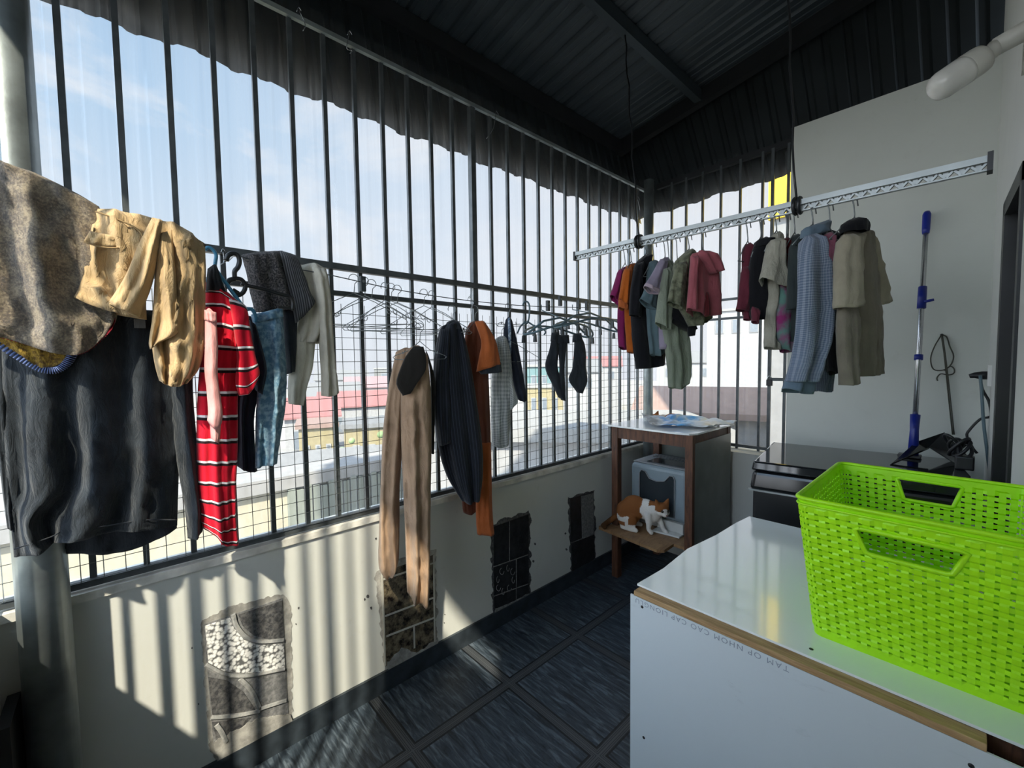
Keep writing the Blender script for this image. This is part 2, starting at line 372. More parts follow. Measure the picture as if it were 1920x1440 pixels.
def cloth(name, mat, parent, pl, rows, th=.03, off=0, fold=.012, nf=5, seed=0, open_=True, seg=None, step=.016, wr=.006, top_flat=.35, label=None):
    """hanging cloth: a flattened tube lofted through rows (each row left to right), gathered in folds that deepen downwards"""
    rnd = random.Random(seed*13+5); mb = MB()
    W = [[pl.at(x, y, off) for x, y in r] for r in rows]
    if not seg: seg = max(16, min(64, int(max((r[-1]-r[0]).length for r in W)/.010)))
    W = [spline(r, seg) for r in W]
    L = sum((W[i+1][seg//2]-W[i][seg//2]).length for i in range(len(W)-1))
    nr = max(5, int(L/step))
    cols = [spline([r[j] for r in W], nr) for j in range(seg+1)]
    ph = [rnd.random()*6.28 for _ in range(6)]; fr = [nf*(.7+.6*rnd.random()), nf*(1.5+.6*rnd.random()), nf*.45]
    rings = []; width = max((r[-1]-r[0]).length for r in W); sd = Vector((seed*3.1, seed*1.7, 0))
    for i in range(nr+1):
        t = i/nr; amp = fold*(top_flat+(1-top_flat)*min(1, t*1.4)); fr_, bk_ = [], []
        a0 = 0 if open_ else 0
        for j in range(seg+1):
            s = j/seg; p = cols[j][i]; prof = max(0, 1-(2*s-1)**2)**.5
            if t < .06: prof *= .35+.65*(t/.06)
            f = amp*(math.sin(6.283*fr[0]*s*.5+ph[0]+1.1*math.sin(2.3*t+ph[3]))*.6+math.sin(6.283*fr[1]*s*.5+ph[1]+.9*math.sin(3.7*t+ph[4]))*.3+math.sin(6.283*fr[2]*s+ph[2])*.5)
            q = p*9+sd
            f += wr*(noise.noise(q)*1.0+noise.noise(q*2.6)*.6)
            uu = p.dot(pl.h); rg = 1-abs(noise.noise(Vector((uu*24+seed*1.3, p.z*5.5+1.2*noise.noise(q*1.3), seed))))
            f += wr*1.5*(rg**4-.35)
            f *= .35+.65*prof
            fr_.append((p+pl.n*(th*.5*prof+f), s)); bk_.append((p+pl.n*(-th*.5*prof+f*.5), s))
        rings.append(fr_+bk_[::-1][1:-1])
    V = [[mb.bm.verts.new(p) for p, s in r] for r in rings]; n = len(V[0]); dl = L/nr
    for i in range(nr):
        for j in range(n):
            k = (j+1) % n; s0 = rings[i][j][1]*width; s1 = rings[i][k][1]*width
            mb.quad((V[i][j], V[i+1][j], V[i+1][k], V[i][k]), [(s0,i*dl),(s0,(i+1)*dl),(s1,(i+1)*dl),(s1,i*dl)])
    mb.quad(V[0])
    if not open_: mb.quad(V[-1][::-1])
    o = mb.build(name, mat, parent, smooth=True, label=label)
    if open_:
        m = o.modifiers.new('thickness', 'SOLIDIFY'); m.thickness = .0025; m.offset = -1
    return o
def garment(name, pl, anchor, label, cat, group=None):
    return thing(name, pl.at(*anchor), label, cat, group)
def pipe(name, mat, parent, pl, pts, r, off=0, n=8, dense=4):
    P = [pl.at(x, y, off) for x, y in pts]; P = spline(P, (len(P)-1)*dense)
    return MB().tube(P, r, n).build(name, mat, parent, smooth=True)
C_TAN = fabric('tan cotton', (.53,.37,.195), wr=1.0)
C_TANS = fabric('tan cotton seam', (.36,.245,.12), wr=.4)
C_BLACK = fabric('black jersey', (.022,.026,.032), var=.3, wr=.5)
C_TEE = fabric('washed black jersey', (.020,.025,.031), var=.45, wr=.9)
C_PINK = fabric('pink knit', (.72,.33,.31), wr=.5)
C_RED = fabric('red striped jersey', (.62,.010,.030), stripes=(1,.056,[(.0,.10,(.85,.8,.82)),(.10,.22,(.02,.01,.012))]))
C_NAVY = fabric('navy cotton', (.018,.022,.035), var=.3)
C_DENIM = fabric('washed denim', (.10,.21,.31), speck=((.28,.42,.52),60), wr=.7)
C_CREAM = fabric('cream cotton', (.55,.51,.42), wr=.5)
C_KNIT = fabric('charcoal knit', (.030,.030,.032), speck=((.14,.125,.12),170), wr=.8)
C_RIB = fabric('ribbed charcoal knit', (.03,.03,.033), stripes=(0,.011,[(.0,.45,(.11,.11,.115))]))
C_BROWN = fabric('brown chino', (.34,.225,.145), wr=.6)
C_DARKB = fabric('dark olive lining', (.016,.014,.012))
C_PIN = fabric('black pinstripe cotton', (.009,.0105,.0145), stripes=(0,.013,[(.0,.2,(.026,.03,.042))]))
C_RUST = fabric('rust jersey', (.33,.085,.022), wr=.5)
C_RUSTD = fabric('dark rust jersey', (.12,.036,.018), wr=.5)
C_GAUZE = fabric('pale grey checked gauze', (.52,.53,.52), check=(.016,(.27,.29,.29)), wr=.8)
def blanket_mat():
    m, nt, b = nodes('heathered brown wool'); co = tex(nt)
    f = mth(nt, 'ADD', mth(nt, 'MULTIPLY', noise_t(nt, co, 190, 3, .7), .55), mth(nt, 'MULTIPLY', noise_t(nt, co, 32, 4, .6), .45))
    col = ramp(nt, f, [(.36, (.045,.030,.020)), (.48, (.21,.150,.094)), (.60, (.52,.41,.26))])
    nt.links.new(col, b.inputs['Base Color']); b.inputs['Roughness'].default_value = 1; b.inputs['Sheen Weight'].default_value = .4
    bump(nt, b, noise_t(nt, co, 210, 5, .8), 1.0, .012); return m
C_BLANKET = blanket_mat()
C_YEL = fabric('ochre fleece', (.33,.21,.035), speck=((.12,.07,.02),120), wr=.8)
C_STITCH = fabric('blue white stitching', (.10,.14,.30), stripes=(1,.012,[(.0,.5,(.55,.57,.62))]))
M['bluepl'] = plain('blue plastic', (.06,.25,.40), .35); M['blackpl'] = plain('black plastic', (.012,.013,.014), .3)
# --- blanket over the rail
pl = XP(-1.56)
g = garment('blanket', pl, (100,360), 'thick heathered brown wool blanket hung over the rail at the far left', 'blanket')
cloth('wool_side', C_BLANKET, g, pl, [[(-70,268),(0,308),(80,334),(186,388)],[(-72,300),(60,360),(198,420)],[(-72,400),(80,440),(212,490)],[(-72,500),(80,525),(220,555)],[(-72,585),(60,598),(150,612),(219,598)],[(-70,610),(30,640),(110,664),(160,662),(205,622)]], th=.11, fold=.02, nf=4, seed=1, open_=False, wr=.012)
cloth('fleece_lining', C_YEL, g, pl, [[(-70,560),(40,580),(145,610)],[(-70,590),(30,620),(142,640)],[(-70,612),(30,660),(80,690),(128,676)]], th=.03, off=-.005, fold=.008, seed=2, open_=False)
P = spline([pl.at(x,y,-.002) for x,y in [(-70,612),(0,647),(45,674),(80,692),(108,693),(128,678),(140,655)]], 40)
st = MB()
for i in range(40): st.tube([P[i], P[i]*.45+P[i+1]*.55], .0095, 6)
st.build('stitched_edge', C_STITCH, g, smooth=True)
P = spline([pl.at(x,y,.02) for x,y in [(-70,612),(30,640),(110,662),(160,660),(203,624),(216,600)]], 60)
mb = MB()
for i in range(60): mb.tube([P[i]+Vector((0,0,.008)), P[i]-Vector((0,0,.002))], .0018, 4)
mb.build('red_stitching', fabric('red thread', (.25,.02,.03)), g)
# --- shorts
pl = XP(-1.53)
g = garment('cargo_shorts', pl, (280,440), 'crumpled tan cargo shorts slung over the rail beside the blanket', 'shorts')
lg = cloth('leg', C_TAN, g, pl, [[(183,391),(225,398),(300,415)],[(170,430),(220,440),(300,455)],[(160,480),(215,492),(290,505)],[(153,525),(205,540),(275,552)],[(139,558),(175,575),(222,590),(275,600)]], th=.05, fold=.012, nf=3, seed=3, wr=.024)
cloth('leg', C_TAN, g, pl, [[(292,412),(335,424),(384,458)],[(296,470),(340,480),(385,505)],[(290,540),(335,548),(385,560)],[(284,620),(330,630),(384,635)],[(288,672),(330,680),(374,688)],[(298,714),(322,724),(350,719)]], th=.07, fold=.022, nf=5, seed=4, wr=.024)
cloth('waistband', C_TAN, g, pl, [[(285,408),(305,414)],[(262,452),(298,468)],[(236,515),(286,532)],[(204,566),(222,578),(262,594)]], th=.035, off=.045, fold=.012, nf=3, seed=5, wr=.01)
cloth('turned_leg', C_TAN, g, pl, [[(298,440),(322,430)],[(290,520),(330,520)],[(286,590),(333,590)],[(279,640),(300,622),(332,625)],[(281,655),(292,645)]], th=.03, off=.04, fold=.01, nf=3, seed=6, wr=.01)
fl = cloth('pocket_flap', C_TAN, lg, pl, [[(168,433),(200,440),(232,448)],[(157,452),(190,461),(224,463)]], th=.012, off=.045, fold=.004, seed=7, open_=False)
for pts in ([(178,396),(225,413),(258,430),(270,448)],[(157,453),(190,463),(223,465)],[(318,520),(330,560),(332,620)],[(205,568),(262,596)]):
    pipe('seam', C_TANS, lg, pl, pts, .0022, .05, 5)
# --- washed black tee
pl = XP(-1.635)
g = garment('long_sleeved_tee', pl, (180,600), 'large washed black long-sleeved tee hanging below the brown blanket', 'shirt')
fr_ = cloth('front', C_TEE, g, pl, [[(0,560),(120,580),(220,580),(335,585)],[(4,680),(120,690),(230,690),(345,690)],[(8,800),(120,810),(240,800),(342,800)],[(14,900),(120,905),(240,890),(336,880)],[(20,975),(80,970),(220,955),(334,945)],[(27,1043),(60,1034),(96,1019),(118,1005),(200,996),(270,986),(333,987)]], th=.09, fold=.026, nf=7, seed=8, wr=.012, top_flat=.5)
cloth('back', C_BLACK, g, pl, [[(40,900),(200,900),(330,880)],[(70,990),(200,985),(330,960)],[(85,1038),(150,1036),(220,1034),(290,1012),(332,990)]], th=.03, off=-.085, fold=.012, nf=4, seed=9)
cloth('sleeve', C_TEE, g, pl, [[(318,560),(375,600)],[(318,680),(362,690)],[(322,780),(366,790)],[(332,870),(378,880)],[(346,950),(383,950)],[(352,1010),(366,1005),(380,996)]], th=.05, off=.02, fold=.012, nf=3, seed=10)
cloth('sleeve', C_TEE, g, pl, [[(-30,620),(20,640)],[(-20,760),(22,780)],[(-2,870),(26,880)],[(6,930),(30,940)],[(14,985),(32,990)]], th=.05, off=-.02, fold=.01, nf=3, seed=11)
for pts in ([(26,1030),(95,1007),(118,994)],[(118,997),(200,986),(270,975),(333,975)]): pipe('hem_stitch', C_BLACK, fr_, pl, pts, .0016, .052, 5)
mb = MB(); p = pl.at(262,607,.06); mb.box(p.x-.002,p.x+.002,p.y-.012,p.y+.012,p.z-.012,p.z+.012); mb.build('care_tag', fabric('grey tag', (.13,.13,.13)), g)
# --- socks
C = C_PINK
for rows, off, lab in (([[(384,585),(392,578),(405,590)],[(384,640),(409,650)],[(383,690),(408,695)],[(387,730),(412,735)],[(390,770),(417,770)],[(388,788),(401,803),(416,792)]], .06, 'longer pink sock hanging in front of the red striped shirt'),
                  ([[(392,740),(413,745)],[(393,790),(414,795)],[(395,822),(411,832)]], .04, 'pink sock peeking out below the longer pink sock')):
    pl = XP(-1.56); g = garment('sock', pl, rows[0][0], lab, 'sock'); kn = cloth('knit', C, g, pl, rows, th=.04, off=off, fold=.004, nf=2, seed=12, open_=False, wr=.006); 
    cloth('cuff', C, kn, pl, [[(rows[0][0][0]-1,rows[0][0][1]-4),(rows[0][-1][0]+1,rows[0][-1][1]-4)],[(rows[0][0][0]-1,rows[0][0][1]+16),(rows[0][-1][0]+2,rows[0][-1][1]+16)]], th=.045, off=off, fold=.002, seed=13)
# --- red striped shirt
pl = XP(-1.60)
g = garment('polo_shirt', pl, (405,520), 'red shirt with white and black stripes and a black collar', 'shirt')
cloth('body', C_RED, g, pl, [[(386,524),(408,534),(455,572)],[(384,570),(420,575),(458,600)],[(378,650),(448,655)],[(370,740),(446,740)],[(368,830),(446,830)],[(370,910),(443,910)],[(376,968),(410,975),(442,970)],[(380,990),(404,1003),(420,1020),(447,1021)]], th=.06, fold=.024, nf=4, seed=14)
cloth('sleeve', C_RED, g, pl, [[(428,560),(455,570),(464,582)],[(438,620),(470,622)],[(444,670),(479,668)],[(441,716),(463,716),(487,698)],[(448,742),(466,736),(480,718)]], th=.05, off=.03, fold=.008, nf=3, seed=15)
cloth('collar', C_BLACK, g, pl, [[(389,504),(400,497),(406,498)],[(387,525),(414,522)],[(386,545),(424,548)]], th=.05, off=.01, fold=.004, seed=16)
# --- dark shirt behind
pl = XP(-1.68)
g = garment('shirt', pl, (460,640), 'dark navy shirt tail showing between the red striped shirt and the denim', 'shirt')
cloth('body', C_NAVY, g, pl, [[(455,590),(500,600)],[(447,680),(500,690)],[(441,760),(478,770)],[(441,830),(478,830)],[(441,872),(462,883),(483,884)]], th=.03, fold=.01, seed=17)
# --- denim shirt, knit, cream trousers over the rail
pl = XP(-1.66)
g = garment('denim_shorts', pl, (505,590), 'faded blue denim garment hung below the charcoal knit sweater', 'shorts')
cloth('leg', C_DENIM, g, pl, [[(470,590),(500,584),(530,578)],[(480,640),(534,640)],[(484,700),(538,700)],[(479,770),(535,768)],[(478,830),(525,830)],[(477,877),(498,870),(520,868)]], th=.05, fold=.012, nf=4, seed=18, wr=.012)
cloth('waistband', C_DENIM, g, pl, [[(474,590),(502,583),(530,576)],[(476,606),(504,600),(532,594)]], th=.055, off=.005, fold=.008, seed=18)
cloth('dark_lining', C_NAVY, g, pl, [[(468,600),(480,610)],[(472,680),(500,690)],[(478,730),(492,740)]], th=.03, off=.03, fold=.004, seed=19, open_=False)
pl = XP(-1.74)
g = garment('trousers', pl, (590,500), 'cream cotton trousers folded over the rail right of the charcoal knit', 'trousers')
cloth('seat', C_CREAM, g, pl, [[(562,498),(588,494),(612,505)],[(560,550),(616,552)],[(556,610),(612,625)],[(550,640),(600,645)]], th=.06, fold=.018, nf=4, seed=20)
cloth('leg', C_CREAM, g, pl, [[(585,500),(612,506)],[(592,560),(620,560)],[(598,640),(624,640)],[(602,700),(629,695)],[(602,742),(618,743),(634,735)]], th=.06, off=.035, fold=.010, nf=3, seed=21)
cloth('leg', C_CREAM, g, pl, [[(545,610),(592,640)],[(542,680),(586,690)],[(540,730),(575,725)],[(541,757),(568,760)]], th=.05, fold=.01, nf=3, seed=22)
pl = XP(-1.72)
g = garment('knit_sweater', pl, (500,475), 'charcoal speckled knit sweater slung over the rail with a ribbed hem', 'sweater')
cloth('body', C_KNIT, g, pl, [[(452,478),(490,473),(530,470)],[(460,505),(536,505)],[(468,545),(545,548)],[(478,585),(515,584),(555,582)]], th=.06, fold=.014, nf=4, seed=23, wr=.012)
cloth('ribbed_hem', C_RIB, g, pl, [[(524,470),(556,480)],[(536,520),(572,518)],[(545,560),(582,548)],[(553,606),(570,590),(591,564)]], th=.05, off=.02, fold=.006, nf=2, seed=24)
cloth('hanging_sleeve', C_BLACK, g, pl, [[(528,570),(558,590)],[(531,640),(557,640)],[(537,702),(545,698),(553,697)]], th=.04, off=.0, fold=.006, nf=2, seed=25)
# --- plastic hangers on the rail
pl = XP(-1.66)
g = garment('plastic_hanger', pl, (398,475), 'bright blue plastic hanger hook carrying the red striped shirt', 'hanger')
pipe('hook', M['bluepl'], g, pl, [(384,468),(391,464),(399,468),(405,478),(404,490),(402,503)], .0055)
pl2 = XP(-1.60)
pipe('arm', M['bluepl'], g, pl2, [(402,502),(430,540),(455,574)], .006); pipe('arm', M['bluepl'], g, pl2, [(402,502),(392,520),(388,530)], .006)
pl = XP(-1.62)
g = garment('plastic_hanger', pl, (440,500), 'black plastic hanger with notched arms in front of the charcoal knit', 'hanger')
pipe('hook', M['blackpl'], g, pl, [(424,489),(427,480),(436,475),(445,478),(449,489),(446,501),(440,509),(440,522)], .0075)
pipe('arm', M['blackpl'], g, pl, [(452,532),(470,537),(500,544),(530,553),(543,556),(549,567),(548,582)], .0065)
pipe('arm', M['blackpl'], g, pl, [(440,523),(430,526),(425,534),(428,541)], .008)
pipe('clip_ring', M['blackpl'], g, pl, [(440,522),(452,524),(460,535),(456,548),(446,554),(440,550),(437,545)], .007)
pipe('clip_tooth', M['blackpl'], g, pl, [(436,543),(447,550)], .007)
mb = MB(); a = pl.at(533,577); mb.box(a.x-.004,a.x+.004,a.y-.02,a.y+.02,a.z-.004,a.z+.004); mb.build('grip', M['blackpl'], g)
pl = XP(-1.64)
g = garment('plastic_hanger', pl, (474,588), 'small blue hanger arm tip beside the denim waistband', 'hanger')
pipe('arm', M['bluepl'], g, pl, [(462,580),(472,580),(478,590),(480,604)], .006)
# --- clothes line and wire hangers
XL = -1.70
pl = XP(XL)
wire_pts = [(440,478),(520,498),(615,515),(760,546),(900,566),(1020,575),(1158,577),(1212,577)]
g = garment('clothes_line', pl, (615,515), 'thin dark clothes line strung along the barred wall', 'line')
P = spline([pl.at(*p) for p in wire_pts], 40); LINE = P
MB().tube(P, .0022, 6).build('cord', M['bar'], g, smooth=True)
for i in (0,-1): MB().tube([P[i], Vector((XW-.02, P[i].y, P[i].z))], .002, 5).build('tie_end', M['wire'], g)
def line_z(y): 
    b = min(LINE, key=lambda p: abs(p.y-y)); return b.z
def hanger_parts(top, phi, g, mat, w=.20, drop=.19, r=.0016, neck=.075, n=5):
    """wire hanger hanging from point top in the vertical plane at angle phi"""
    a = math.radians(phi); h = Vector((math.cos(a), math.sin(a), 0)); z = Vector((0,0,1)); c = top-z*.018
    hook = [c+h*(.018*math.cos(t))+z*(.018*math.sin(t)) for t in [math.radians(200-q*25) for q in range(10)]]+[c-z*.02+h*.004, c-z*(neck-.018)]
    MB().tube(hook, r, n).build('hook', mat, g, smooth=True)
    nk = c-z*(neck-.018)
    sh = [nk, nk-h*w*.4-z*.035, nk-h*w-z*(drop-neck)*.9, nk-h*(w+.008)-z*(drop-neck), nk-h*w-z*(drop-neck+.008)]
    sh2 = [nk, nk+h*w*.4-z*.035, nk+h*w-z*(drop-neck)*.9, nk+h*(w+.008)-z*(drop-neck), nk+h*w-z*(drop-neck+.008)]
    s1_ = MB().tube(sh, r, n).build('shoulder', mat, g, smooth=True); s2_ = MB().tube(sh2, r, n).build('shoulder', mat, g, smooth=True)
    MB().tube([sh[-1], nk-z*(drop-neck+.012), sh2[-1]], r, n).build('bar', mat, g, smooth=True)
    for s in (-1,1): MB().tube([nk+h*s*w*(k)-z*(drop-neck)*.9*k-z*.012*(1 if q in (1,2) else 0) for q,k in enumerate((.62,.64,.69,.71))], r, n).build('notch', mat, s1_ if s < 0 else s2_)
    return nk
HL = ['nearest','second','third','fourth','fifth','sixth','seventh','farthest']
ys = [.70,.745,.775,.83,.86,.89,1.02,1.06]; phs = [62,35,78,20,50,70,42,15]
for i, (y, p) in enumerate(zip(ys, phs)):
    top = Vector((XL+.0, y, line_z(y)+.022)); nm = ['nearest','second nearest','third nearest','fourth nearest','fifth nearest','sixth nearest','seventh nearest','farthest'][i]
    g = thing('wire_hanger', top, f'empty wire hanger on the clothes line by the brown trousers, {nm} of the bunch', 'hanger', 'empty wire hangers on the clothes line')
    hanger_parts(top, p, g, M['wire'], r=.0017)
# --- brown trousers
pl = PL(-1.56, .95, 62)
g = garment('trousers', pl, (765,660), 'long brown trousers hanging down to the tiles with sunlit lower legs', 'trousers')
cloth('leg', C_BROWN, g, pl, [[(742,660),(760,652),(772,655)],[(728,730),(762,735)],[(718,810),(757,815)],[(714,900),(750,905)],[(711,980),(749,985)],[(710,1060),(735,1058),(748,1045)],[(722,1082),(733,1075),(744,1060)]], th=.08, off=-.03, fold=.016, nf=4, seed=26, wr=.012)
cloth('leg', C_BROWN, g, pl, [[(762,655),(785,648),(802,668)],[(752,730),(808,735)],[(752,820),(809,825)],[(756,920),(808,920)],[(760,1010),(807,1010)],[(762,1075),(806,1080)],[(763,1108),(780,1122),(804,1131)]], th=.09, off=.02, fold=.020, nf=5, seed=27, wr=.014)
cloth('waistband_lining', C_DARKB, g, pl, [[(775,649),(794,650)],[(760,669),(799,670)],[(749,695),(798,694)],[(743,720),(784,716)],[(755,742),(770,738)]], th=.014, off=.092, fold=.002, nf=2, seed=28, open_=False, wr=.003)
cloth('hip_panel', C_DARKB, g, pl, [[(798,655),(804,668)],[(806,700),(816,712)],[(808,760),(816,760)],[(809,850),(814,850)]], th=.04, off=-.01, fold=.003, nf=2, seed=29)
top = pl.at(787,640,.03)+Vector((0,0,.075)); h_ = thing('wire_hanger', top, 'wire hanger the brown trousers hang from', 'hanger'); hanger_parts(top, 62, h_, M['wire'], w=.10, drop=.14)
# --- black pinstripe shirt
pl = PL(-1.55, 1.15, 60)
g = garment('shirt', pl, (850,606), 'long black pinstriped shirt hanging between the brown trousers and the rust tee', 'shirt')
cloth('body', C_PIN, g, pl, [[(836,608),(848,604),(862,606)],[(824,620),(868,622)],[(813,680),(882,680)],[(813,770),(897,775)],[(822,840),(905,845)],[(838,893),(905,893)],[(864,936),(880,938),(900,934)]], th=.10, fold=.018, nf=5, seed=30, open_=False)
cloth('sleeve', C_PIN, g, pl, [[(826,618),(845,615)],[(816,690),(842,690)],[(814,770),(845,770)],[(822,835),(845,830)]], th=.05, off=.05, fold=.008, nf=3, seed=31)
cloth('collar', C_BLACK, g, pl, [[(838,604),(850,600),(862,604)],[(832,616),(866,618)]], th=.05, off=.02, fold=.003, seed=32)
top = pl.at(848,604)+Vector((0,0,.075)); h_ = thing('wire_hanger', top, 'wire hanger holding the black pinstriped shirt', 'hanger'); hanger_parts(top, 60, h_, M['wire'], w=.08, drop=.12)
# --- rust tee
pl = PL(-1.55, 1.33, 62)
g = garment('long_sleeved_tee', pl, (893,603), 'rust orange long-sleeved top with dark body beside the black pinstriped shirt', 'shirt')
cloth('body', C_RUSTD, g, pl, [[(880,606),(893,601),(905,604)],[(872,628),(914,625)],[(872,700),(916,700)],[(884,800),(920,800)],[(890,880),(921,880)],[(893,935),(922,935)]], th=.06, off=-.02, fold=.01, nf=3, seed=33)
sl = cloth('sleeve', C_RUST, g, pl, [[(890,603),(905,602),(912,608)],[(902,640),(928,635)],[(899,665),(935,660)],[(893,697),(915,690),(939,683)]], th=.05, off=.04, fold=.008, nf=3, seed=34)
cloth('cuff', C_BLACK, sl, pl, [[(893,692),(915,686),(939,679)],[(902,702),(920,700),(941,698)]], th=.045, off=.03, fold=.003, seed=35)
cloth('sleeve', C_RUST, g, pl, [[(895,830),(921,830)],[(893,900),(922,905)],[(892,960),(924,965)],[(894,1001),(927,1002)]], th=.05, off=.01, fold=.006, nf=3, seed=36)
cloth('cuff', C_RUSTD, g, pl, [[(864,922),(893,930)],[(866,945),(893,950)],[(868,960),(882,963),(893,958)]], th=.04, off=-.05, fold=.003, seed=37)
top = pl.at(890,603)+Vector((0,0,.075)); h_ = thing('wire_hanger', top, 'wire hanger holding the rust orange top', 'hanger'); hanger_parts(top, 62, h_, M['wire'], w=.08, drop=.12)
# --- pale gauze shirt
pl = PL(-1.60, 1.5, 66)
g = garment('shirt', pl, (935,635), 'pale grey checked gauze shirt hanging between the rust top and a dark top', 'shirt')
cloth('body', C_GAUZE, g, pl, [[(928,636),(940,630),(950,634)],[(922,670),(958,668)],[(921,740),(962,740)],[(921,800),(958,790)],[(922,834),(935,839),(948,834),(955,820)]], th=.06, fold=.008, nf=3, seed=38, wr=.008)
cloth('sleeve', C_GAUZE, g, pl, [[(946,640),(955,655)],[(950,700),(962,720)],[(954,740),(971,752)],[(955,768),(962,764)]], th=.04, off=.01, fold=.004, nf=2, seed=39)
top = pl.at(940,632)+Vector((0,0,.075)); h_ = thing('wire_hanger', top, 'wire hanger with long arms holding the pale gauze shirt', 'hanger'); hanger_parts(top, 66, h_, M['wire'])
# --- dark top
pl = PL(-1.58, 1.62, 64)
g = garment('top', pl, (954,595), 'narrow dark navy top hanging right of the pale gauze shirt', 'top')
cloth('body', C_NAVY, g, pl, [[(948,600),(954,594),(960,600)],[(944,630),(968,632)],[(952,680),(978,684)],[(963,725),(985,728)],[(970,748),(980,753),(988,748)]], th=.05, fold=.006, nf=3, seed=40)
cloth('strap', fabric('blue print', (.12,.17,.25), speck=((.5,.55,.6),90)), g, pl, [[(952,597),(957,595)],[(953,620),(958,620)],[(954,660),(958,664)]], th=.02, off=.035, fold=.002, seed=41, open_=False)
top = pl.at(954,594)+Vector((0,0,.07)); h_ = thing('wire_hanger', top, 'wire hanger holding the narrow dark navy top', 'hanger'); hanger_parts(top, 64, h_, M['wire'], w=.06, drop=.11)
# --- blue hanger, clip carousels, socks
M['greyblue'] = plain('grey blue plastic', (.10,.16,.19), .35); M['clip'] = plain('dark clip plastic', (.035,.045,.05), .4)
pl = PL(-1.66, 1.72, 60)
g = garment('plastic_hanger', pl, (988,575), 'empty grey-blue plastic hanger between the navy top and the black socks', 'hanger')
pipe('hook', M['greyblue'], g, pl, [(980,572),(984,566),(990,567),(993,578),(991,600),(987,607),(983,602)], .005)
pipe('arm', M['greyblue'], g, pl, [(986,603),(976,612),(970,625)], .005); pipe('arm', M['greyblue'], g, pl, [(988,602),(1000,610),(1016,616),(1023,622),(1020,628)], .005)
def clip(P, g, s=1.0, nm='clip'):
    d = MB(); d.hexa([P+Vector(v)*s for v in ((-.008,-.007,-.05),(.008,-.007,-.05),(.008,.007,-.05),(-.008,.007,-.05),(-.006,-.005,-.012),(.006,-.005,-.012),(.006,.005,-.012),(-.006,.005,-.012))])
    d.tube([P+Vector((0,0,.0)), P+Vector((0,.004,-.008)), P+Vector((0,0,-.016))], .002, 5)
    return d.build(nm, M['clip'], g)
def carousel(y0, x, z, ry, label, chain_top, n):
    """curved bow of drying clips with a wire hook"""
    g = thing('clip_hanger', (x, y0, z), label, 'clip hanger')
    rx = .11
    ring = [Vector((x+rx*math.cos(t), y0+ry*math.sin(t), z+.06*math.sin(t)**0*(1-abs(math.sin(t))**2))) for t in [2*math.pi*k/48 for k in range(49)]]
    MB().tube(ring, .006, 6, False).build('frame', M['greyblue'], g, smooth=True)
    MB().tube([Vector((x,y0-ry,z)), Vector((x,y0-ry*.5,z+.075)), Vector((x,y0,z+.10)), Vector((x,y0+ry*.5,z+.075)), Vector((x,y0+ry,z))], .006, 6).build('bow', M['greyblue'], g, smooth=True)
    MB().tube([Vector((x,y0,z+.10)), chain_top+Vector((0,0,-.03)), chain_top], .003, 6).build('hook', M['greyblue'], g)
    for k in range(n):
        t = 2*math.pi*(k+.5)/n; P = Vector((x+rx*math.cos(t), y0+ry*math.sin(t), z+.06*(1-abs(math.sin(t))**2)))
        clip(P, g)
    return g
c1 = atX(1050,640,-1.56); c2 = atX(1108,630,-1.56)
carousel(c1.y, -1.56, c1.z+.03, .26, 'nearer grey-blue clip hanger carrying black socks on the line', Vector((XL,c1.y,line_z(c1.y)+.012)), 8)
carousel(c2.y+.02, -1.58, c2.z+.04, .30, 'farther grey-blue clip hanger full of dark clips by the corner', Vector((XL,c2.y,line_z(c2.y)+.012)), 12)
pl = PL(-1.5, c1.y, 60)
for rows, lab, sd_ in (([[(1036,626),(1046,624)],[(1030,655),(1048,655)],[(1022,688),(1046,690)],[(1036,722),(1056,720)],[(1047,745),(1058,750)]], 'black sock hanging at the left of the three socks', 42),
                  ([[(1043,630),(1054,636),(1065,630)],[(1047,660),(1061,660)],[(1049,690),(1058,690)],[(1047,730),(1060,728)],[(1052,750),(1060,752)]], 'thin twisted black sock in the middle of the three socks', 43),
                  ([[(1077,628),(1088,626)],[(1076,655),(1098,655)],[(1073,690),(1099,690)],[(1066,712),(1101,715)],[(1082,736),(1092,738)]], 'wide black sock hanging at the right of the three socks', 44)):
    g = garment('sock', pl, rows[0][0], lab, 'sock'); cloth('knit', C_BLACK, g, pl, rows, th=.04, fold=.003, nf=2, seed=sd_, open_=False)
    cloth('cuff', C_BLACK, g, pl, [[(rows[0][0][0]-2,rows[0][0][1]-2),(rows[0][-1][0]+2,rows[0][-1][1]-2)],[(rows[0][0][0]-4,rows[0][0][1]+14),(rows[0][-1][0]+3,rows[0][-1][1]+14)]], th=.045, fold=.002, seed=sd_)
# spring clips left on the line
for i, (x, y, lab) in enumerate(((680,535,'dark spring clip on the clothes line above the wire hangers'),(1027,575,'dark spring clip on the line left of the carousels'),(1050,566,'dark spring clip on the line above the black socks'),(1085,573,'dark spring clip on the line right of the black socks'),(1100,575,'dark spring clip on the line nearest the far corner'))):
    p = XP(XL).at(x,y)+Vector((0,0,.02)); g = thing('spring_clip', p, lab, 'clip', 'spring clips on the clothes line')
    MB().box(p.x-.006,p.x+.002,p.y-.011,p.y+.011,p.z-.045,p.z+.015).build('jaw', M['clip'], g); MB().box(p.x+.003,p.x+.010,p.y-.010,p.y+.010,p.z-.045,p.z+.015).build('jaw', M['clip'], g)
    MB().tube([p+Vector((-.008,0,-.005)), p+Vector((.012,0,-.005))], .006, 8).build('spring', M['wire'], g)
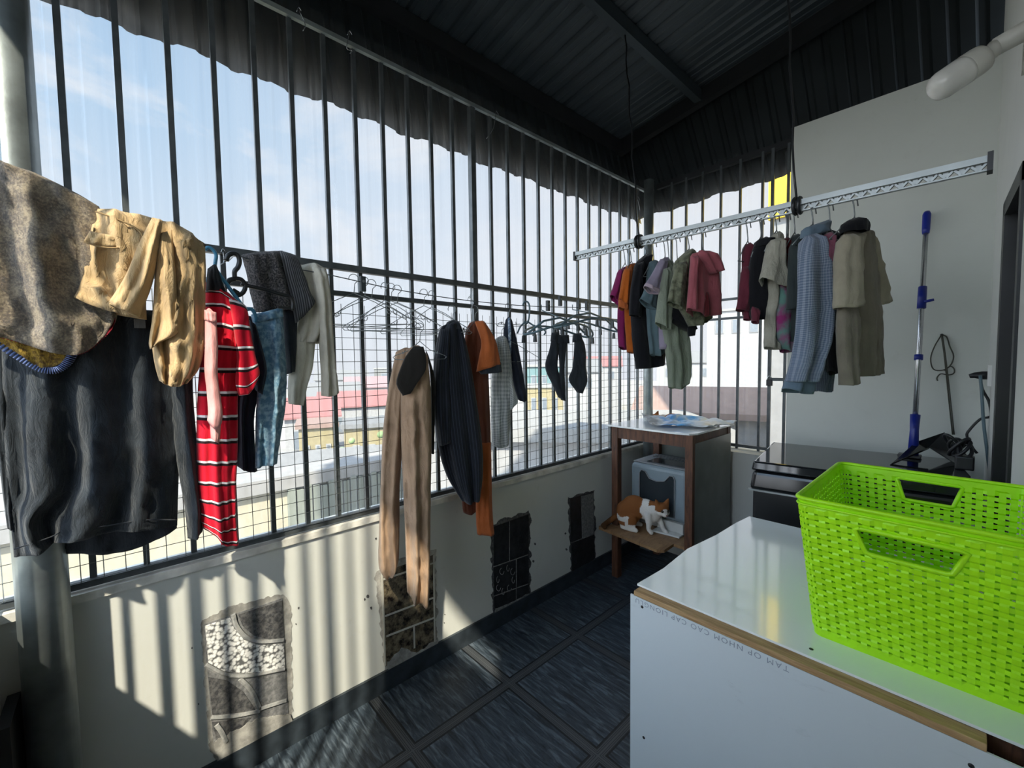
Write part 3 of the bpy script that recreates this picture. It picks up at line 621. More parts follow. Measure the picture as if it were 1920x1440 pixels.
# loose wire ties twisted round the bars
for i, (pts, lab) in enumerate(([[(560,18),(572,45),(568,58)], 'loose wire end twisted on the top rail near the left'],[[(655,62),(650,90),(660,95),(656,100)], 'curled wire tie on the top rail further along'],[[(930,212),(925,240),(912,260)], 'wire tie hanging from the top rail above the gauze shirt'],[[(1195,372),(1200,395),(1196,410)], 'wire tie on the top rail near the far corner'],[[(418,470),(420,490),(414,496),(424,490)], 'thin wire tie on the rail beside the black plastic hanger'],[[(880,560),(886,540),(884,600)], 'thin wire tie round the rail above the rust top'])):
    pts, lab = pts if len(pts) == 2 and isinstance(pts[1], str) else (pts, lab)
    pl = XP(XW-.005); g = garment('wire_tie', pl, pts[0], lab, 'wire'); pipe('twist', M['chrome'], g, pl, pts, .0016, 0, 5)
    pipe('loop', M['chrome'], g, pl, [(pts[0][0]-4,pts[0][1]+4),(pts[0][0],pts[0][1]-4),(pts[0][0]+5,pts[0][1]+3)], .0016, 0, 5)

# ------------------------------------------------------------------ slotted drying rail hung under the roof
BY = 1.9
M['alu'] = plain('brushed aluminium', (.36,.385,.385), .38, .55, .15, 6)
bl_, br_ = atY(1081,480,BY), atY(1851,306,BY)
g = thing('drying_rail', bl_, 'long slotted aluminium rail hung across the room from the roof', 'rail')
def zrail(x): t = (x-bl_.x)/(br_.x-bl_.x); return bl_.z+(br_.z-bl_.z)*t
mb = MB(); d = Vector((0,0,.009))
mb.bar(bl_+d, br_+d, .03, .019).build('rail_body', M['alu'], g)
mb = MB(); n = int((br_.x-bl_.x)/.034)
mb.bar(bl_-Vector((0,0,.021)), br_-Vector((0,0,.021)), .016, .0045)
for i in range(n):
    a = bl_.lerp(br_, i/n); b = bl_.lerp(br_, (i+1)/n); m = (a+b)/2
    for p, q in ((a+Vector((0,0,0)), m-Vector((0,0,.02))),(m-Vector((0,0,.02)), b)): mb.bar(p, q, .012, .006)
    mb.bar(m, m-Vector((0,0,.02)), .012, .004)
mb.build('slotted_web', M['alu'], g)
MB().box(br_.x,br_.x+.012,BY-.022,BY+.022,br_.z-.028,br_.z+.026).build('end_cap', M['black'], g)
MB().box(bl_.x-.010,bl_.x,BY-.018,BY+.018,bl_.z-.026,bl_.z+.022).build('end_cap', M['black'], g)
def sling(px, top, label, wob):
    p = atY(px, 470, BY); p.z = zrail(p.x)
    g = thing('hanging_wire', top, label, 'wire')
    n = 14; pts = [top.lerp(p+Vector((0,0,.03)), i/n)+Vector((wob*math.sin(i*1.9), 0, 0)) for i in range(n+1)]
    MB().tube(pts, .0045, 6).build('cable', M['black'], g, smooth=True)
    mb = MB(); mb.tube([p+Vector((0,.026*math.cos(a),.028*math.sin(a))) for a in [2*math.pi*k/20 for k in range(21)]], .007, 6, False)
    mb.tube([p+Vector((.016,.026*math.cos(a),.028*math.sin(a))) for a in [2*math.pi*k/20 for k in range(21)]], .007, 6, False); mb.build('clamp_loop', M['black'], g, smooth=True)
t1 = atX(1172, 36, -1.43); sling(1196, Vector((-1.43, t1.y, zroof(-1.43)-.085)), 'dark wire from the roof purlin to the left of the drying rail', .006)
t2 = atY(1470, 0, BY+.25); t2.z = zroof(t2.x); t2.y = BY+.2; sling(1489, t2, 'dark wire from the roof to the middle of the drying rail', .004)
# ------------------------------------------------------------------ clothes on the drying rail
C_MAG = fabric('magenta jersey', (0.152,0.009,0.065)); C_ORG = fabric('burnt orange jersey', (0.319,0.076,0.009)); C_JET = fabric('jet black jersey', (.006,.006,.008))
C_TEAL = fabric('grey teal jersey', (0.076,0.114,0.129)); C_MAUVE = fabric('pale mauve jersey', (0.205,0.175,0.228)); C_PALE = fabric('pale pink trim', (0.319,0.251,0.289))
C_SAGE = fabric('sage linen', (0.190,0.213,0.163), wr=.7); C_OLIVE = fabric('olive printed viscose', (0.152,0.156,0.103), speck=((.07,.075,.05),45), wr=.6); C_ROSE = fabric('rose jersey', (0.274,0.072,0.087), wr=.5)
C_MAROON = fabric('maroon jersey', (.10,.018,.03)); C_BEIGE = fabric('beige crinkled linen', (0.319,0.300,0.243), wr=.9); C_MULTI = fabric('purple and green print', (.10,.20,.17), speck=((.24,.03,.13),16))
C_WINE = fabric('wine red jersey', (.085,.012,.014)); C_DGRN = fabric('dark green grey jersey', (.028,.036,.036)); C_MAV2 = fabric('dusky mauve jersey', (.17,.058,.085))
C_GING = fabric('blue gingham cotton', (.10,.135,.195), check=(.0065,(.25,.28,.34)), wr=.5); C_GINGD = fabric('dark blue gingham cotton', (.05,.065,.10), check=(.0065,(.13,.15,.19)))
C_GCUFF = fabric('blue cuff cotton', (.11,.155,.20)); C_KHAKI = fabric('beige pique', (0.274,0.243,0.179), wr=.35); C_TAUPE = fabric('taupe pique', (0.182,0.160,0.122), wr=.4)
def rail_garment(name, px, neck, label, cat, parts, hl, phi=66, dy=0.0, hook=True, w=.17):
    """parts: (part name, material, rows, thickness, offset, fold)"""
    p = atY(px, neck[1], BY); pl = PL(p.x, BY+dy, phi)
    g = garment(name, pl, neck, label, cat)
    last = None
    for i, q in enumerate(parts):
        nm, mt, rows, th, off, fo = q
        o = cloth(nm, mt, last if nm in ('cuff','sleeve_trim','placket','ruffle','tie','slit') and last else g, pl, rows, th=th, off=off, fold=fo, nf=4, seed=int(px)%37+i*7)
        if o.parent == g: last = o
    if hook:
        nk = pl.at(*neck)
        top = Vector((nk.x, nk.y, max(zrail(nk.x)-.019, nk.z+.05)))
        h = thing('wire_hanger', top, hl, 'hanger')
        a = math.radians(phi); hv = Vector((math.cos(a), math.sin(a), 0)); z = Vector((0,0,1))
        MB().tube([top-z*.018+hv*.016-z*.004, top-z*.004+hv*.012, top, top-z*.004-hv*.012, top-z*.02-hv*.006, nk+z*.02, nk+z*.006], .0022, 6).build('hook', M['wire'], h, smooth=True)
        for s in (-1, 1): MB().tube([nk+z*.008, nk+hv*s*w*.4-z*.02, nk+hv*s*w-z*.075], .002, 5).build('shoulder', M['wire'], h, smooth=True)
        MB().tube([nk-hv*w-z*.075, nk+hv*w-z*.075], .002, 5).build('bar', M['wire'], h)
    return g
rail_garment('tee', 1172, (1172,497), 'magenta tee, the one nearest the left end of the drying rail', 'shirt', [
    ('body', C_MAG, [[(1163,506),(1172,500),(1186,500)],[(1160,540),(1190,540)],[(1158,600),(1190,600)],[(1160,650),(1172,656),(1186,655)]], .05, -.02, .006),
    ('sleeve', C_MAG, [[(1160,506),(1172,502)],[(1151,535),(1168,535)],[(1145,553),(1152,562),(1162,573)]], .05, .02, .005)], 'wire hanger holding the magenta tee', hook=True, w=.05)
rail_garment('tee', 1184, (1184,493), 'burnt orange tee hanging between the magenta tee and the black dress', 'shirt', [
    ('body', C_ORG, [[(1174,500),(1184,494),(1196,495)],[(1170,530),(1206,530)],[(1172,600),(1208,600)],[(1176,660),(1190,663),(1206,661)]], .05, -.01, .008),
    ('sleeve', C_ORG, [[(1170,505),(1184,500)],[(1163,545),(1182,545)],[(1160,560),(1170,572),(1182,567)]], .05, .03, .005),
    ('cuff', C_RUST, [[(1160,560),(1182,562)],[(1160,576),(1172,582),(1182,566)]], .045, .025, .003)], 'wire hanger holding the burnt orange tee', w=.05)
rail_garment('dress', 1210, (1212,478), 'long black dress hanging beside the burnt orange tee', 'dress', [
    ('body', C_JET, [[(1204,482),(1213,477),(1220,478)],[(1190,502),(1221,498)],[(1183,560),(1226,560)],[(1185,630),(1246,635)],[(1191,692),(1215,690),(1229,687),(1247,683)]], .08, -.01, .010),
    ('sleeve', C_JET, [[(1193,495),(1206,490)],[(1184,540),(1202,540)],[(1181,590),(1200,595)]], .05, .03, .005)], 'wire hanger holding the long black dress', w=.07)
rail_garment('tee', 1228, (1226,490), 'grey teal tee behind the mauve sleeved tee on the drying rail', 'shirt', [
    ('body', C_TEAL, [[(1217,492),(1226,488),(1234,490)],[(1212,530),(1242,530)],[(1213,600),(1244,600)],[(1219,664),(1232,668),(1246,660)]], .05, .0, .008),
    ('sleeve', C_TEAL, [[(1216,520),(1238,530)],[(1206,550),(1232,562)],[(1200,560),(1214,574),(1229,581)]], .05, .03, .005)], 'wire hanger holding the grey teal tee', w=.06)
rail_garment('tee', 1246, (1247,485), 'mauve tee with pink sleeve trim hanging over the grey teal tee', 'shirt', [
    ('body', C_MAUVE, [[(1236,490),(1247,483),(1256,487)],[(1234,540),(1256,540)],[(1236,600),(1256,600)],[(1238,655),(1254,655)]], .05, .0, .006),
    ('sleeve', C_MAUVE, [[(1238,486),(1250,488)],[(1224,512),(1247,518)],[(1210,532),(1226,546),(1237,549)]], .05, .035, .005),
    ('sleeve_trim', C_PALE, [[(1211,530),(1238,547)],[(1208,536),(1222,548),(1237,552)]], .055, .035, .002)], 'wire hanger holding the mauve tee', w=.06)
rail_garment('shirt', 1256, (1254,490), 'long sage green shirt hanging lowest on the left of the drying rail', 'shirt', [
    ('body', C_SAGE, [[(1246,494),(1254,489),(1262,492)],[(1241,540),(1264,540)],[(1240,600),(1284,604)],[(1247,650),(1292,650)],[(1252,700),(1292,695)],[(1254,726),(1272,729),(1290,714)]], .06, .0, .010),
    ('sleeve', C_SAGE, [[(1244,505),(1256,500)],[(1237,550),(1258,552)],[(1231,590),(1258,596)],[(1230,604),(1245,616),(1258,618)]], .05, .04, .007)], 'wire hanger holding the long sage green shirt', w=.07)
rail_garment('top', 1272, (1270,498), 'black top hanging between the sage shirt and the olive print shirt', 'top', [
    ('body', C_JET, [[(1264,500),(1270,496),(1278,500)],[(1256,560),(1284,560)],[(1248,590),(1294,596)],[(1270,612),(1304,610)],[(1290,622),(1304,616)]], .06, .0, .006),
    ('sleeve', C_JET, [[(1290,600),(1304,606)],[(1290,622),(1301,618)],[(1291,631),(1300,629)]], .03, .03, .003)], 'wire hanger holding the black top by the sage shirt', w=.06)
rail_garment('shirt', 1292, (1292,470), 'olive printed shirt with short sleeves hanging left of the rose top', 'shirt', [
    ('body', C_OLIVE, [[(1280,478),(1292,468),(1300,468)],[(1264,500),(1304,497)],[(1268,560),(1306,560)],[(1285,598),(1332,592)],[(1293,612),(1308,610),(1324,600)]], .07, .01, .010),
    ('sleeve', C_OLIVE, [[(1268,494),(1288,490)],[(1260,530),(1285,535)],[(1252,565),(1266,574),(1278,580)]], .05, .05, .006)], 'wire hanger holding the olive printed shirt', w=.08)
rail_garment('hooded_top', 1318, (1318,470), 'rose pink top with a gathered neck, right end of the left bunch', 'top', [
    ('body', C_ROSE, [[(1297,476),(1318,471),(1333,474)],[(1295,500),(1344,498)],[(1292,540),(1349,540)],[(1288,582),(1320,594),(1351,588)]], .08, .02, .010),
    ('sleeve', C_ROSE, [[(1297,480),(1308,480)],[(1293,530),(1306,530)],[(1289,578),(1298,582),(1306,580)]], .04, .06, .004),
    ('hood', C_ROSE, [[(1310,470),(1332,473)],[(1315,485),(1348,490)],[(1324,503),(1351,500)],[(1332,515),(1350,508)]], .08, .06, .012),
    ('slit', C_WINE, [[(1324,548),(1328,548)],[(1321,575),(1330,575)],[(1320,592),(1330,592)]], .02, .065, .002)], 'wire hanger holding the rose pink top', w=.07)
rail_garment('top', 1402, (1402,456), 'maroon top with flared sleeve, left of the black ruffled top', 'top', [
    ('body', C_MAROON, [[(1396,462),(1402,456),(1411,460)],[(1394,500),(1414,500)],[(1393,550),(1416,550)],[(1396,590),(1408,592),(1418,590)]], .05, .0, .006),
    ('sleeve', C_MAROON, [[(1394,500),(1404,500)],[(1386,560),(1404,560)],[(1381,580),(1392,584),(1406,584)]], .04, .03, .004),
    ('tie', C_MAROON, [[(1397,580),(1407,584)],[(1396,598),(1404,602)]], .03, .03, .003)], 'wire hanger holding the maroon top', w=.05)
rail_garment('top', 1430, (1427,447), 'black ruffled top hanging beside the maroon top', 'top', [
    ('body', C_JET, [[(1424,450),(1432,445),(1441,450)],[(1414,475),(1441,470)],[(1406,530),(1440,530)],[(1408,580),(1440,580)],[(1412,600),(1428,600),(1440,597)]], .06, .01, .006),
    ('ruffle', C_JET, [[(1424,448),(1442,446)],[(1421,462),(1441,464)]], .08, .02, .010),
    ('tie', C_MAROON, [[(1410,575),(1422,580)],[(1411,602),(1420,608)]], .03, .05, .003)], 'wire hanger holding the black ruffled top', w=.05)
rail_garment('shirt', 1456, (1456,436), 'beige crinkled linen shirt with short sleeve in the right bunch', 'shirt', [
    ('body', C_BEIGE, [[(1448,441),(1456,435),(1466,440)],[(1440,480),(1470,480)],[(1437,560),(1470,560)],[(1435,650),(1446,655),(1460,656)]], .05, .0, .007),
    ('sleeve', C_BEIGE, [[(1446,450),(1466,446)],[(1436,490),(1470,496)],[(1428,520),(1442,534),(1462,541),(1470,524)]], .07, .03, .007)], 'wire hanger holding the beige crinkled shirt', w=.06)
rail_garment('dress', 1474, (1476,446), 'sleeveless wine red dress with a purple and green print skirt', 'dress', [
    ('bodice', C_WINE, [[(1467,450),(1474,446),(1480,450)],[(1464,490),(1486,488)],[(1462,540),(1490,540)]], .05, .0, .005),
    ('skirt', C_MULTI, [[(1461,535),(1490,535)],[(1458,590),(1492,590)],[(1458,630),(1492,630)],[(1468,655),(1480,662),(1490,660)]], .06, .0, .008)], 'wire hanger holding the printed dress', w=.05)
rail_garment('top', 1490, (1490,440), 'dark green grey top between the printed dress and the blue gingham shirt', 'top', [
    ('body', C_DGRN, [[(1484,446),(1490,440),(1500,446)],[(1482,480),(1508,474)],[(1484,560),(1506,560)],[(1482,640),(1492,652),(1500,650)]], .05, .0, .006),
    ('sleeve', C_DGRN, [[(1484,456),(1494,454)],[(1480,520),(1496,522)],[(1478,580),(1494,580)]], .04, .03, .004)], 'wire hanger holding the dark green grey top', w=.06)
rail_garment('shirt', 1526, (1524,424), 'long blue gingham shirt with collar hanging over the white wall edge', 'shirt', [
    ('body', C_GINGD, [[(1512,428),(1528,422),(1550,420)],[(1508,470),(1556,465)],[(1512,560),(1560,560)],[(1516,640),(1562,640)],[(1520,700),(1560,695)],[(1522,732),(1538,735),(1556,732)]], .06, -.03, .010),
    ('sleeve', C_GING, [[(1512,442),(1528,438)],[(1502,480),(1545,478)],[(1498,560),(1558,560)],[(1492,630),(1557,610)],[(1484,680),(1538,670)],[(1476,715),(1524,715)]], .08, .05, .016),
    ('cuff', C_GCUFF, [[(1478,708),(1524,706)],[(1472,728),(1488,737),(1519,738)]], .075, .045, .006),
    ('collar', C_GCUFF, [[(1510,427),(1530,420),(1553,412)],[(1506,446),(1530,440),(1548,434)]], .07, .03, .006)], 'wire hanger holding the blue gingham shirt', w=.10)
rail_garment('tee', 1556, (1556,432), 'dusky mauve tee squeezed between the gingham shirt and the beige tee', 'shirt', [
    ('body', C_JET, [[(1546,440),(1556,432),(1574,440)],[(1548,480),(1580,480)],[(1554,580),(1580,580)],[(1556,695),(1568,704),(1578,700)]], .05, -.02, .006),
    ('sleeve', C_MAV2, [[(1546,442),(1558,434)],[(1543,480),(1562,480)],[(1548,520),(1556,526),(1566,524)]], .05, .04, .005)], 'wire hanger holding the dusky mauve tee', w=.07)
rail_garment('polo_shirt', 1600, (1602,412), 'beige short-sleeved polo shirt with black collar, nearest the right wall', 'shirt', [
    ('body', C_TAUPE, [[(1586,434),(1604,432),(1624,430)],[(1578,465),(1636,460)],[(1590,560),(1642,550)],[(1596,640),(1646,630)],[(1600,706),(1622,704),(1651,699)]], .08, -.03, .010),
    ('front_panel', C_TAUPE, [[(1576,560),(1606,560)],[(1570,620),(1606,620)],[(1574,700),(1604,690)],[(1575,722),(1590,722),(1604,714)]], .05, .03, .006),
    ('front_panel', C_KHAKI, [[(1584,434),(1606,436),(1624,436)],[(1576,470),(1612,470)],[(1572,530),(1612,530)],[(1570,570),(1608,570)]], .05, .0, .006),
    ('sleeve', C_KHAKI, [[(1582,440),(1602,440)],[(1574,490),(1606,490)],[(1570,540),(1610,545)],[(1571,577),(1590,578),(1616,570)]], .07, .05, .006),
    ('sleeve', C_KHAKI, [[(1622,436),(1632,440)],[(1630,490),(1646,495)],[(1640,540),(1654,530)],[(1642,573),(1652,570),(1662,560)]], .05, -.02, .005),
    ('collar', C_JET, [[(1590,414),(1602,409),(1613,409)],[(1585,424),(1600,426),(1620,424)],[(1586,434),(1602,436),(1619,436)]], .07, .02, .004),
    ('placket', C_JET, [[(1604,450),(1608,450)],[(1605,466),(1608,466)]], .02, .065, .001)], 'wire hanger holding the beige polo shirt', w=.12)
# ------------------------------------------------------------------ white board box with the green basket
M['board'] = None
def board_mat(name, c, rough):
    m, nt, b = nodes(name); co = tex(nt)
    sc = ramp(nt, noise_t(nt, co, 7, 8, .75, .3, (1, 3, 3)), [(.62, (0,0,0)), (.75, (1,1,1))])
    nt.links.new(mixc(nt, mth(nt, 'MULTIPLY', sc, .35), c, tuple(v*.6 for v in c)), b.inputs['Base Color'])
    b.inputs['Roughness'].default_value = rough; bump(nt, b, noise_t(nt, co, 3, 3), .08, .01); return m
M['board'] = board_mat('white composite board', (.88,.91,.91), .16)
M['board'].node_tree.nodes['Principled BSDF'].inputs['Coat Weight'].default_value = .8; M['board'].node_tree.nodes['Principled BSDF'].inputs['Coat Roughness'].default_value = .07; M['board'].node_tree.nodes['Principled BSDF'].inputs['Coat IOR'].default_value = 1.7
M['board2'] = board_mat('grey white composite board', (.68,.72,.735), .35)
M['batten'] = wood('pine batten', (.30,.16,.07), (.56,.36,.17), (2, 26, 26), .6)
M['oldwood'] = wood('red brown timber', (.035,.014,.008), (.15,.06,.028), (14, 14, 2), .6)
YF, ZT = 1.118, .806
xl = atY(1182,1104,YF).x
g = thing('storage_box', (-.3,1.6,0), 'white board box with a pine batten edge standing in the foreground', 'box')
bl = atZ(1195,1094,ZT); bb = atZ(1405,968,ZT)
mb = MB(); P = [(bl.x,YF+.032),(-.3,YF+.032),(.125,YF+.034),(.088,2.02),(bb.x,bb.y),(bb.x-.012,bb.y-.12),(bl.x+.018,1.7),(bl.x-.004,1.5),(bl.x+.008,1.3)]
mb.prism([(x,y,ZT-.006) for x,y in P], (0,0,.006)); mb.build('top_board', M['board'], g)
zp = .788
mb = MB(); mb.hexa([(xl,YF,0),(.128,YF,0),(.128,YF+.005,0),(xl,YF+.005,0),(xl,YF,zp-.004),(.128,YF,zp-.004),(.128,YF+.005,zp-.004),(xl,YF+.005,zp-.004)]); mb.build('front_panel', M['board2'], g)
xb_ = bb.x-.004
mb = MB(); mb.hexa([(xl+.014,YF+.005,0),(xl+.02,YF+.005,0),(xb_+.010,2.0,0),(xb_+.004,2.0,0),(xl+.014,YF+.005,ZT-.012),(xl+.02,YF+.005,ZT-.012),(xb_+.010,2.0,ZT-.012),(xb_+.004,2.0,ZT-.012)]); mb.build('side_panel', M['board2'], g)
xe = atY(1851,1400,YF).x
MB().box(xl+.012,xe,YF-.001,YF+.034,.7845,.7995).build('batten', M['batten'], g, bevel=.002)
MB().box(.0,.12,YF+.045,YF+.07,ZT-.045,ZT-.008).build('batten', M['oldwood'], g)
for x in (xl+.045, .045):
    for y in (YF+.09, 1.97): MB().box(x,x+.035,y-.035,y,0,ZT-.008).build('corner_post', M['oldwood'], g)
MB().box(xl+.02,.08,YF+.03,2.0,.02,.035).build('bottom_board', M['board2'], g)
for px, py in ((1204,1138),(1207,1383),(1821,1436)):
    p = atY(px,py,YF); mb = MB(); mb.ball(p, .0045, 12, (1,.5,1)); mb.build('screw', M['black'], g, smooth=True)
p = atZ(1521,1217,ZT); mb = MB(); mb.ball(p, .0048, 12, (1,1,.4)); mb.build('screw', M['black'], g, smooth=True)
# printed line of text, upside down along the top edge of the front panel
tcu = bpy.data.curves.new('print', 'FONT'); tcu.body = 'TAM OP NHOM CAO CAP LIONGLU'; tcu.size = 1; tcu.extrude = 0; tcu.space_character = 1.25
to = bpy.data.objects.new('print_tmp', tcu); COL.objects.link(to); bpy.context.view_layer.update()
me = bpy.data.meshes.new_from_object(to.evaluated_get(bpy.context.evaluated_depsgraph_get())); bpy.data.objects.remove(to)
a = atY(1480,1254,YF); b = atY(1192,1119,YF)
w_ = max(v.co.x for v in me.vertices); sx = (a.x-b.x)/w_; sz = .020
for v in me.vertices: v.co = Vector((a.x-v.co.x*sx, YF-.0006, zp-.0095-.0-v.co.y*sz+.0))
me.materials.append(plain('grey print', (.30,.33,.38), .6))
o = bpy.data.objects.new('printed_text', me); COL.objects.link(o); o.parent = g; o.matrix_parent_inverse = Matrix.Translation(-root_loc(g)); o['label'] = 'grey upside-down printed line'
for x0, c, lab in ((.045, (.10,.012,.012), 'dark red board standing inside the box at its right end'), (.078, (.55,.5,.46), 'pale board standing inside the box beside the dark red one')):
    tag(MB().box(x0,x0+.018,YF+.012,YF+.04,.035,ZT-.045).build('board', plain('board %.2f' % x0, c, .6)), lab, 'board')
# --- basket
def basket():
    g = thing('laundry_basket', (-.09,1.5,ZT), 'bright lime green woven plastic basket on the white box', 'basket')
    H = .35; m = plain('lime plastic', (.44,.90,.003), .42, 0, .06, 20)
    m.node_tree.nodes['Principled BSDF'].inputs['Subsurface Weight'].default_value = 0
    b0 = atZ(1523,1187,ZT); f0 = atZ(1492,932,ZT+H); k0 = atZ(1577,868,ZT+H)
    T = (f0.x, .109, f0.y, k0.y); B = (b0.x, .104, b0.y, k0.y-.035)
    def peri(r, rad, n):
        x0,x1,y0,y1 = r; pts = []; L = []
        seg = [((x0+rad,y0),(x1-rad,y0)), (x1-rad,y0+rad,-90), ((x1,y0+rad),(x1,y1-rad)), (x1-rad,y1-rad,0), ((x1-rad,y1),(x0+rad,y1)), (x0+rad,y1-rad,90), ((x0,y1-rad),(x0,y0+rad)), (x0+rad,y0+rad,180)]
        for k, s in enumerate(seg):
            if len(s) == 2:
                for i in range(n[k]): t = (i+(.26 if i%2 else 0))/n[k]; pts.append(Vector((s[0][0]+(s[1][0]-s[0][0])*t, s[0][1]+(s[1][1]-s[0][1])*t, 0)))
            else:
                for i in range(n[k]): a = math.radians(s[2]+90*i/n[k]); pts.append(Vector((s[0]+rad*math.cos(a), s[1]+rad*math.sin(a), 0)))
        return pts
    # column grid: pairs (bar, gap)
    nx, ny = 2*17, 2*21; n = [nx, 8, ny, 8, nx, 8, ny, 8]
    pb, pt = peri(B, .022, n), peri(T, .022, n); NC = len(pb); nr = 22
    zs = [0.0]
    for i in range(nr): zs += [(.012+(i+.69)/nr*(H-.03)), (.012+(i+1)/nr*(H-.03))]
    zs = [0, .012]+[z for z in zs[1:]]+[H]
    cen = Vector(((T[0]+T[1])/2, (T[2]+T[3])/2, 0))
    mb = MB(); G = []
    fa = atY(1603,990,(b0.y+f0.y)/2), atY(1816,1073,(b0.y+f0.y)/2)
    fx0, fx1 = fa[0].x, fa[1].x; fzt, fzb = H-.045, H-.102
    bx0, bx1 = atY(1680,905,k0.y-.01).x, atY(1806,930,k0.y-.01).x; bzt = atY(1742,905,k0.y-.01).z-ZT; bzb = bzt-.062
    for ri, z in enumerate(zs):
        t = z/H; row = []
        for j in range(NC):
            p = pb[j].lerp(pt[j], t); d = Vector((0,0,0))
            kk = j//2; ii = (ri-1)//2
            if 1 < ri < len(zs)-2:
                out = (p-cen); out = Vector((out.x,0,0)) if abs(out.x)/(T[1]-T[0]) > abs(out.y)/(T[3]-T[2]) else Vector((0,out.y,0)); out.normalize()
                d = out*(.0024 if (j//2+ii) % 2 == 0 else 0)
            row.append((p+d+Vector((0,0,ZT+z)), p, z))
        G.append(row)
    V = [[mb.bm.verts.new(q[0]) for q in r] for r in G]
    def inside(p, z):
        if p.y < T[2]+.06 and p.x > T[0]+.04 and p.x < T[1]-.02:
            s = (fzt-z)/(fzt-fzb); 
            return 0 <= s <= 1 and fx0+.022*s < p.x < fx1-.022*s
        if p.y > T[3]-.06 and p.x > T[0]+.04:
            s = (bzt-z)/(bzt-bzb)
            return 0 <= s <= 1 and bx0+.018*s < p.x < bx1-.018*s
        return False
    for ri in range(len(zs)-1):
        for j in range(NC):
            k = (j+1) % NC; pm = (G[ri][j][1]+G[ri][k][1])/2; zm = (zs[ri]+zs[ri+1])/2
            if inside(pm, zm): continue
            if 2 <= ri < len(zs)-3 and ri % 2 == 0 and j % 2 == 1: continue
            mb.quad((V[ri][j], V[ri][k], V[ri+1][k], V[ri+1][j]))
    o = mb.build('woven_body', m, g); s = o.modifiers.new('thickness', 'SOLIDIFY'); s.thickness = .0028; s.offset = -1
    mb = MB(); mb.prism([Vector((p.x,p.y,ZT+.0005)) for p in pb], (0,0,.003)); mb.build('base', m, g)
    ring = [Vector((p.x,p.y,ZT+H)) for p in peri(T, .022, [12,6,12,6,12,6,12,6])]; ring.append(ring[0])
    MB().tube(ring, .0055, 8, False).build('rim', m, g, smooth=True)
    ring2 = [p+Vector((0,0,-.014))+(p-cen-Vector((0,0,ZT+H))).normalized()*.001 for p in ring]; MB().tube(ring2, .003, 6, False).build('rim_lip', m, g, smooth=True)
    def frame(y_at, xa, xb, zt, zb, ins, nm):
        c = [(xa,zt),(xb,zt),(xb-ins,zb),(xa+ins,zb)]; pts = []
        for i in range(4):
            a, b = c[i], c[(i+1)%4]
            for t in (.06,.5,.94): pts.append(Vector((a[0]+(b[0]-a[0])*t, y_at(a[1]+(b[1]-a[1])*t), ZT+a[1]+(b[1]-a[1])*t)))
        pts.append(pts[0]); MB().tube(pts, .0055, 8, False).build(nm, m, g, smooth=True)
    frame(lambda z: B[2]+(T[2]-B[2])*z/H-.0005, fx0, fx1, fzt, fzb, .022, 'handle_frame')
    frame(lambda z: B[3]+(T[3]-B[3])*z/H, bx0, bx1, bzt, bzb, .018, 'handle_frame')
basket()
# ------------------------------------------------------------------ washing machine and what leans behind it
M['gloss'] = plain('glossy black enamel', (.010,.011,.012), .12, 0, .1, 4); M['satin'] = plain('satin black enamel', (.014,.015,.017), .35, 0, .1, 4)
M['lidglass'] = plain('dark tinted glass lid', (.012,.014,.016), .06, 0, .05, 3)
def rot8(u, v, o=Vector((-.735,2.25,0)), a=math.radians(8)): return o+Vector((u*math.cos(a)-v*math.sin(a), u*math.sin(a)+v*math.cos(a), 0))
def rbox(u0,u1,v0,v1,z0,z1,taper=0):
    z = Vector((0,0,1)); return [rot8(u0,v0)+z*z0, rot8(u1,v0)+z*z0, rot8(u1,v1)+z*z0, rot8(u0,v1)+z*z0, rot8(u0+taper,v0+taper)+z*z1, rot8(u1-taper,v0+taper)+z*z1, rot8(u1-taper,v1)+z*z1, rot8(u0+taper,v1)+z*z1]
g = thing('washing_machine', (-.4,2.6,0), 'glossy black top-loading washing machine by the white wall', 'washing machine')
for nm, mt, q, bv in (('cabinet', M['satin'], rbox(.012,.78,.012,.60,.03,.86), .012), ('control_band', M['gloss'], rbox(.0,.79,-.012,.61,.86,.955,.012), .02), ('top_cover', M['lidglass'], rbox(.006,.785,-.004,.61,.957,1.0,.008), .008)):
    mb = MB(); mb.hexa(q); mb.build(nm, mt, g, bevel=bv)
for u in (.05,.72):
    for v in (.05,.54):
        p = rot8(u,v); MB().tube([p, p+Vector((0,0,.035))], .02, 12).build('foot', M['black'], g)
mb = MB(); mb.hexa(rbox(-.003,.793,-.016,.0,.858,.866)); mb.build('trim_strip', M['alu'], g)
a, b = atZ(1668,871,1.003), atY(1716,829,2.90); c_, d_ = atZ(1742,838,1.06), atY(1770,810,2.93); e_, f_ = atZ(1796,872,1.003), atZ(1813,853,1.003)
def slab(p, q, r, s, t):
    n = (q-p).cross(s-p).normalized()*t; mb = MB(); mb.hexa([p-n,q-n,r-n,s-n,p,q,r,s]); return mb
z = Vector((0,0,1))
slab(a, c_, d_, b, .010).build('folding_lid', M['gloss'], g, bevel=.003, label='left leaf of the raised black folding lid')
slab(c_, e_, f_, d_, .010).build('folding_lid', M['satin'], g, bevel=.003, label='right leaf of the raised black folding lid')
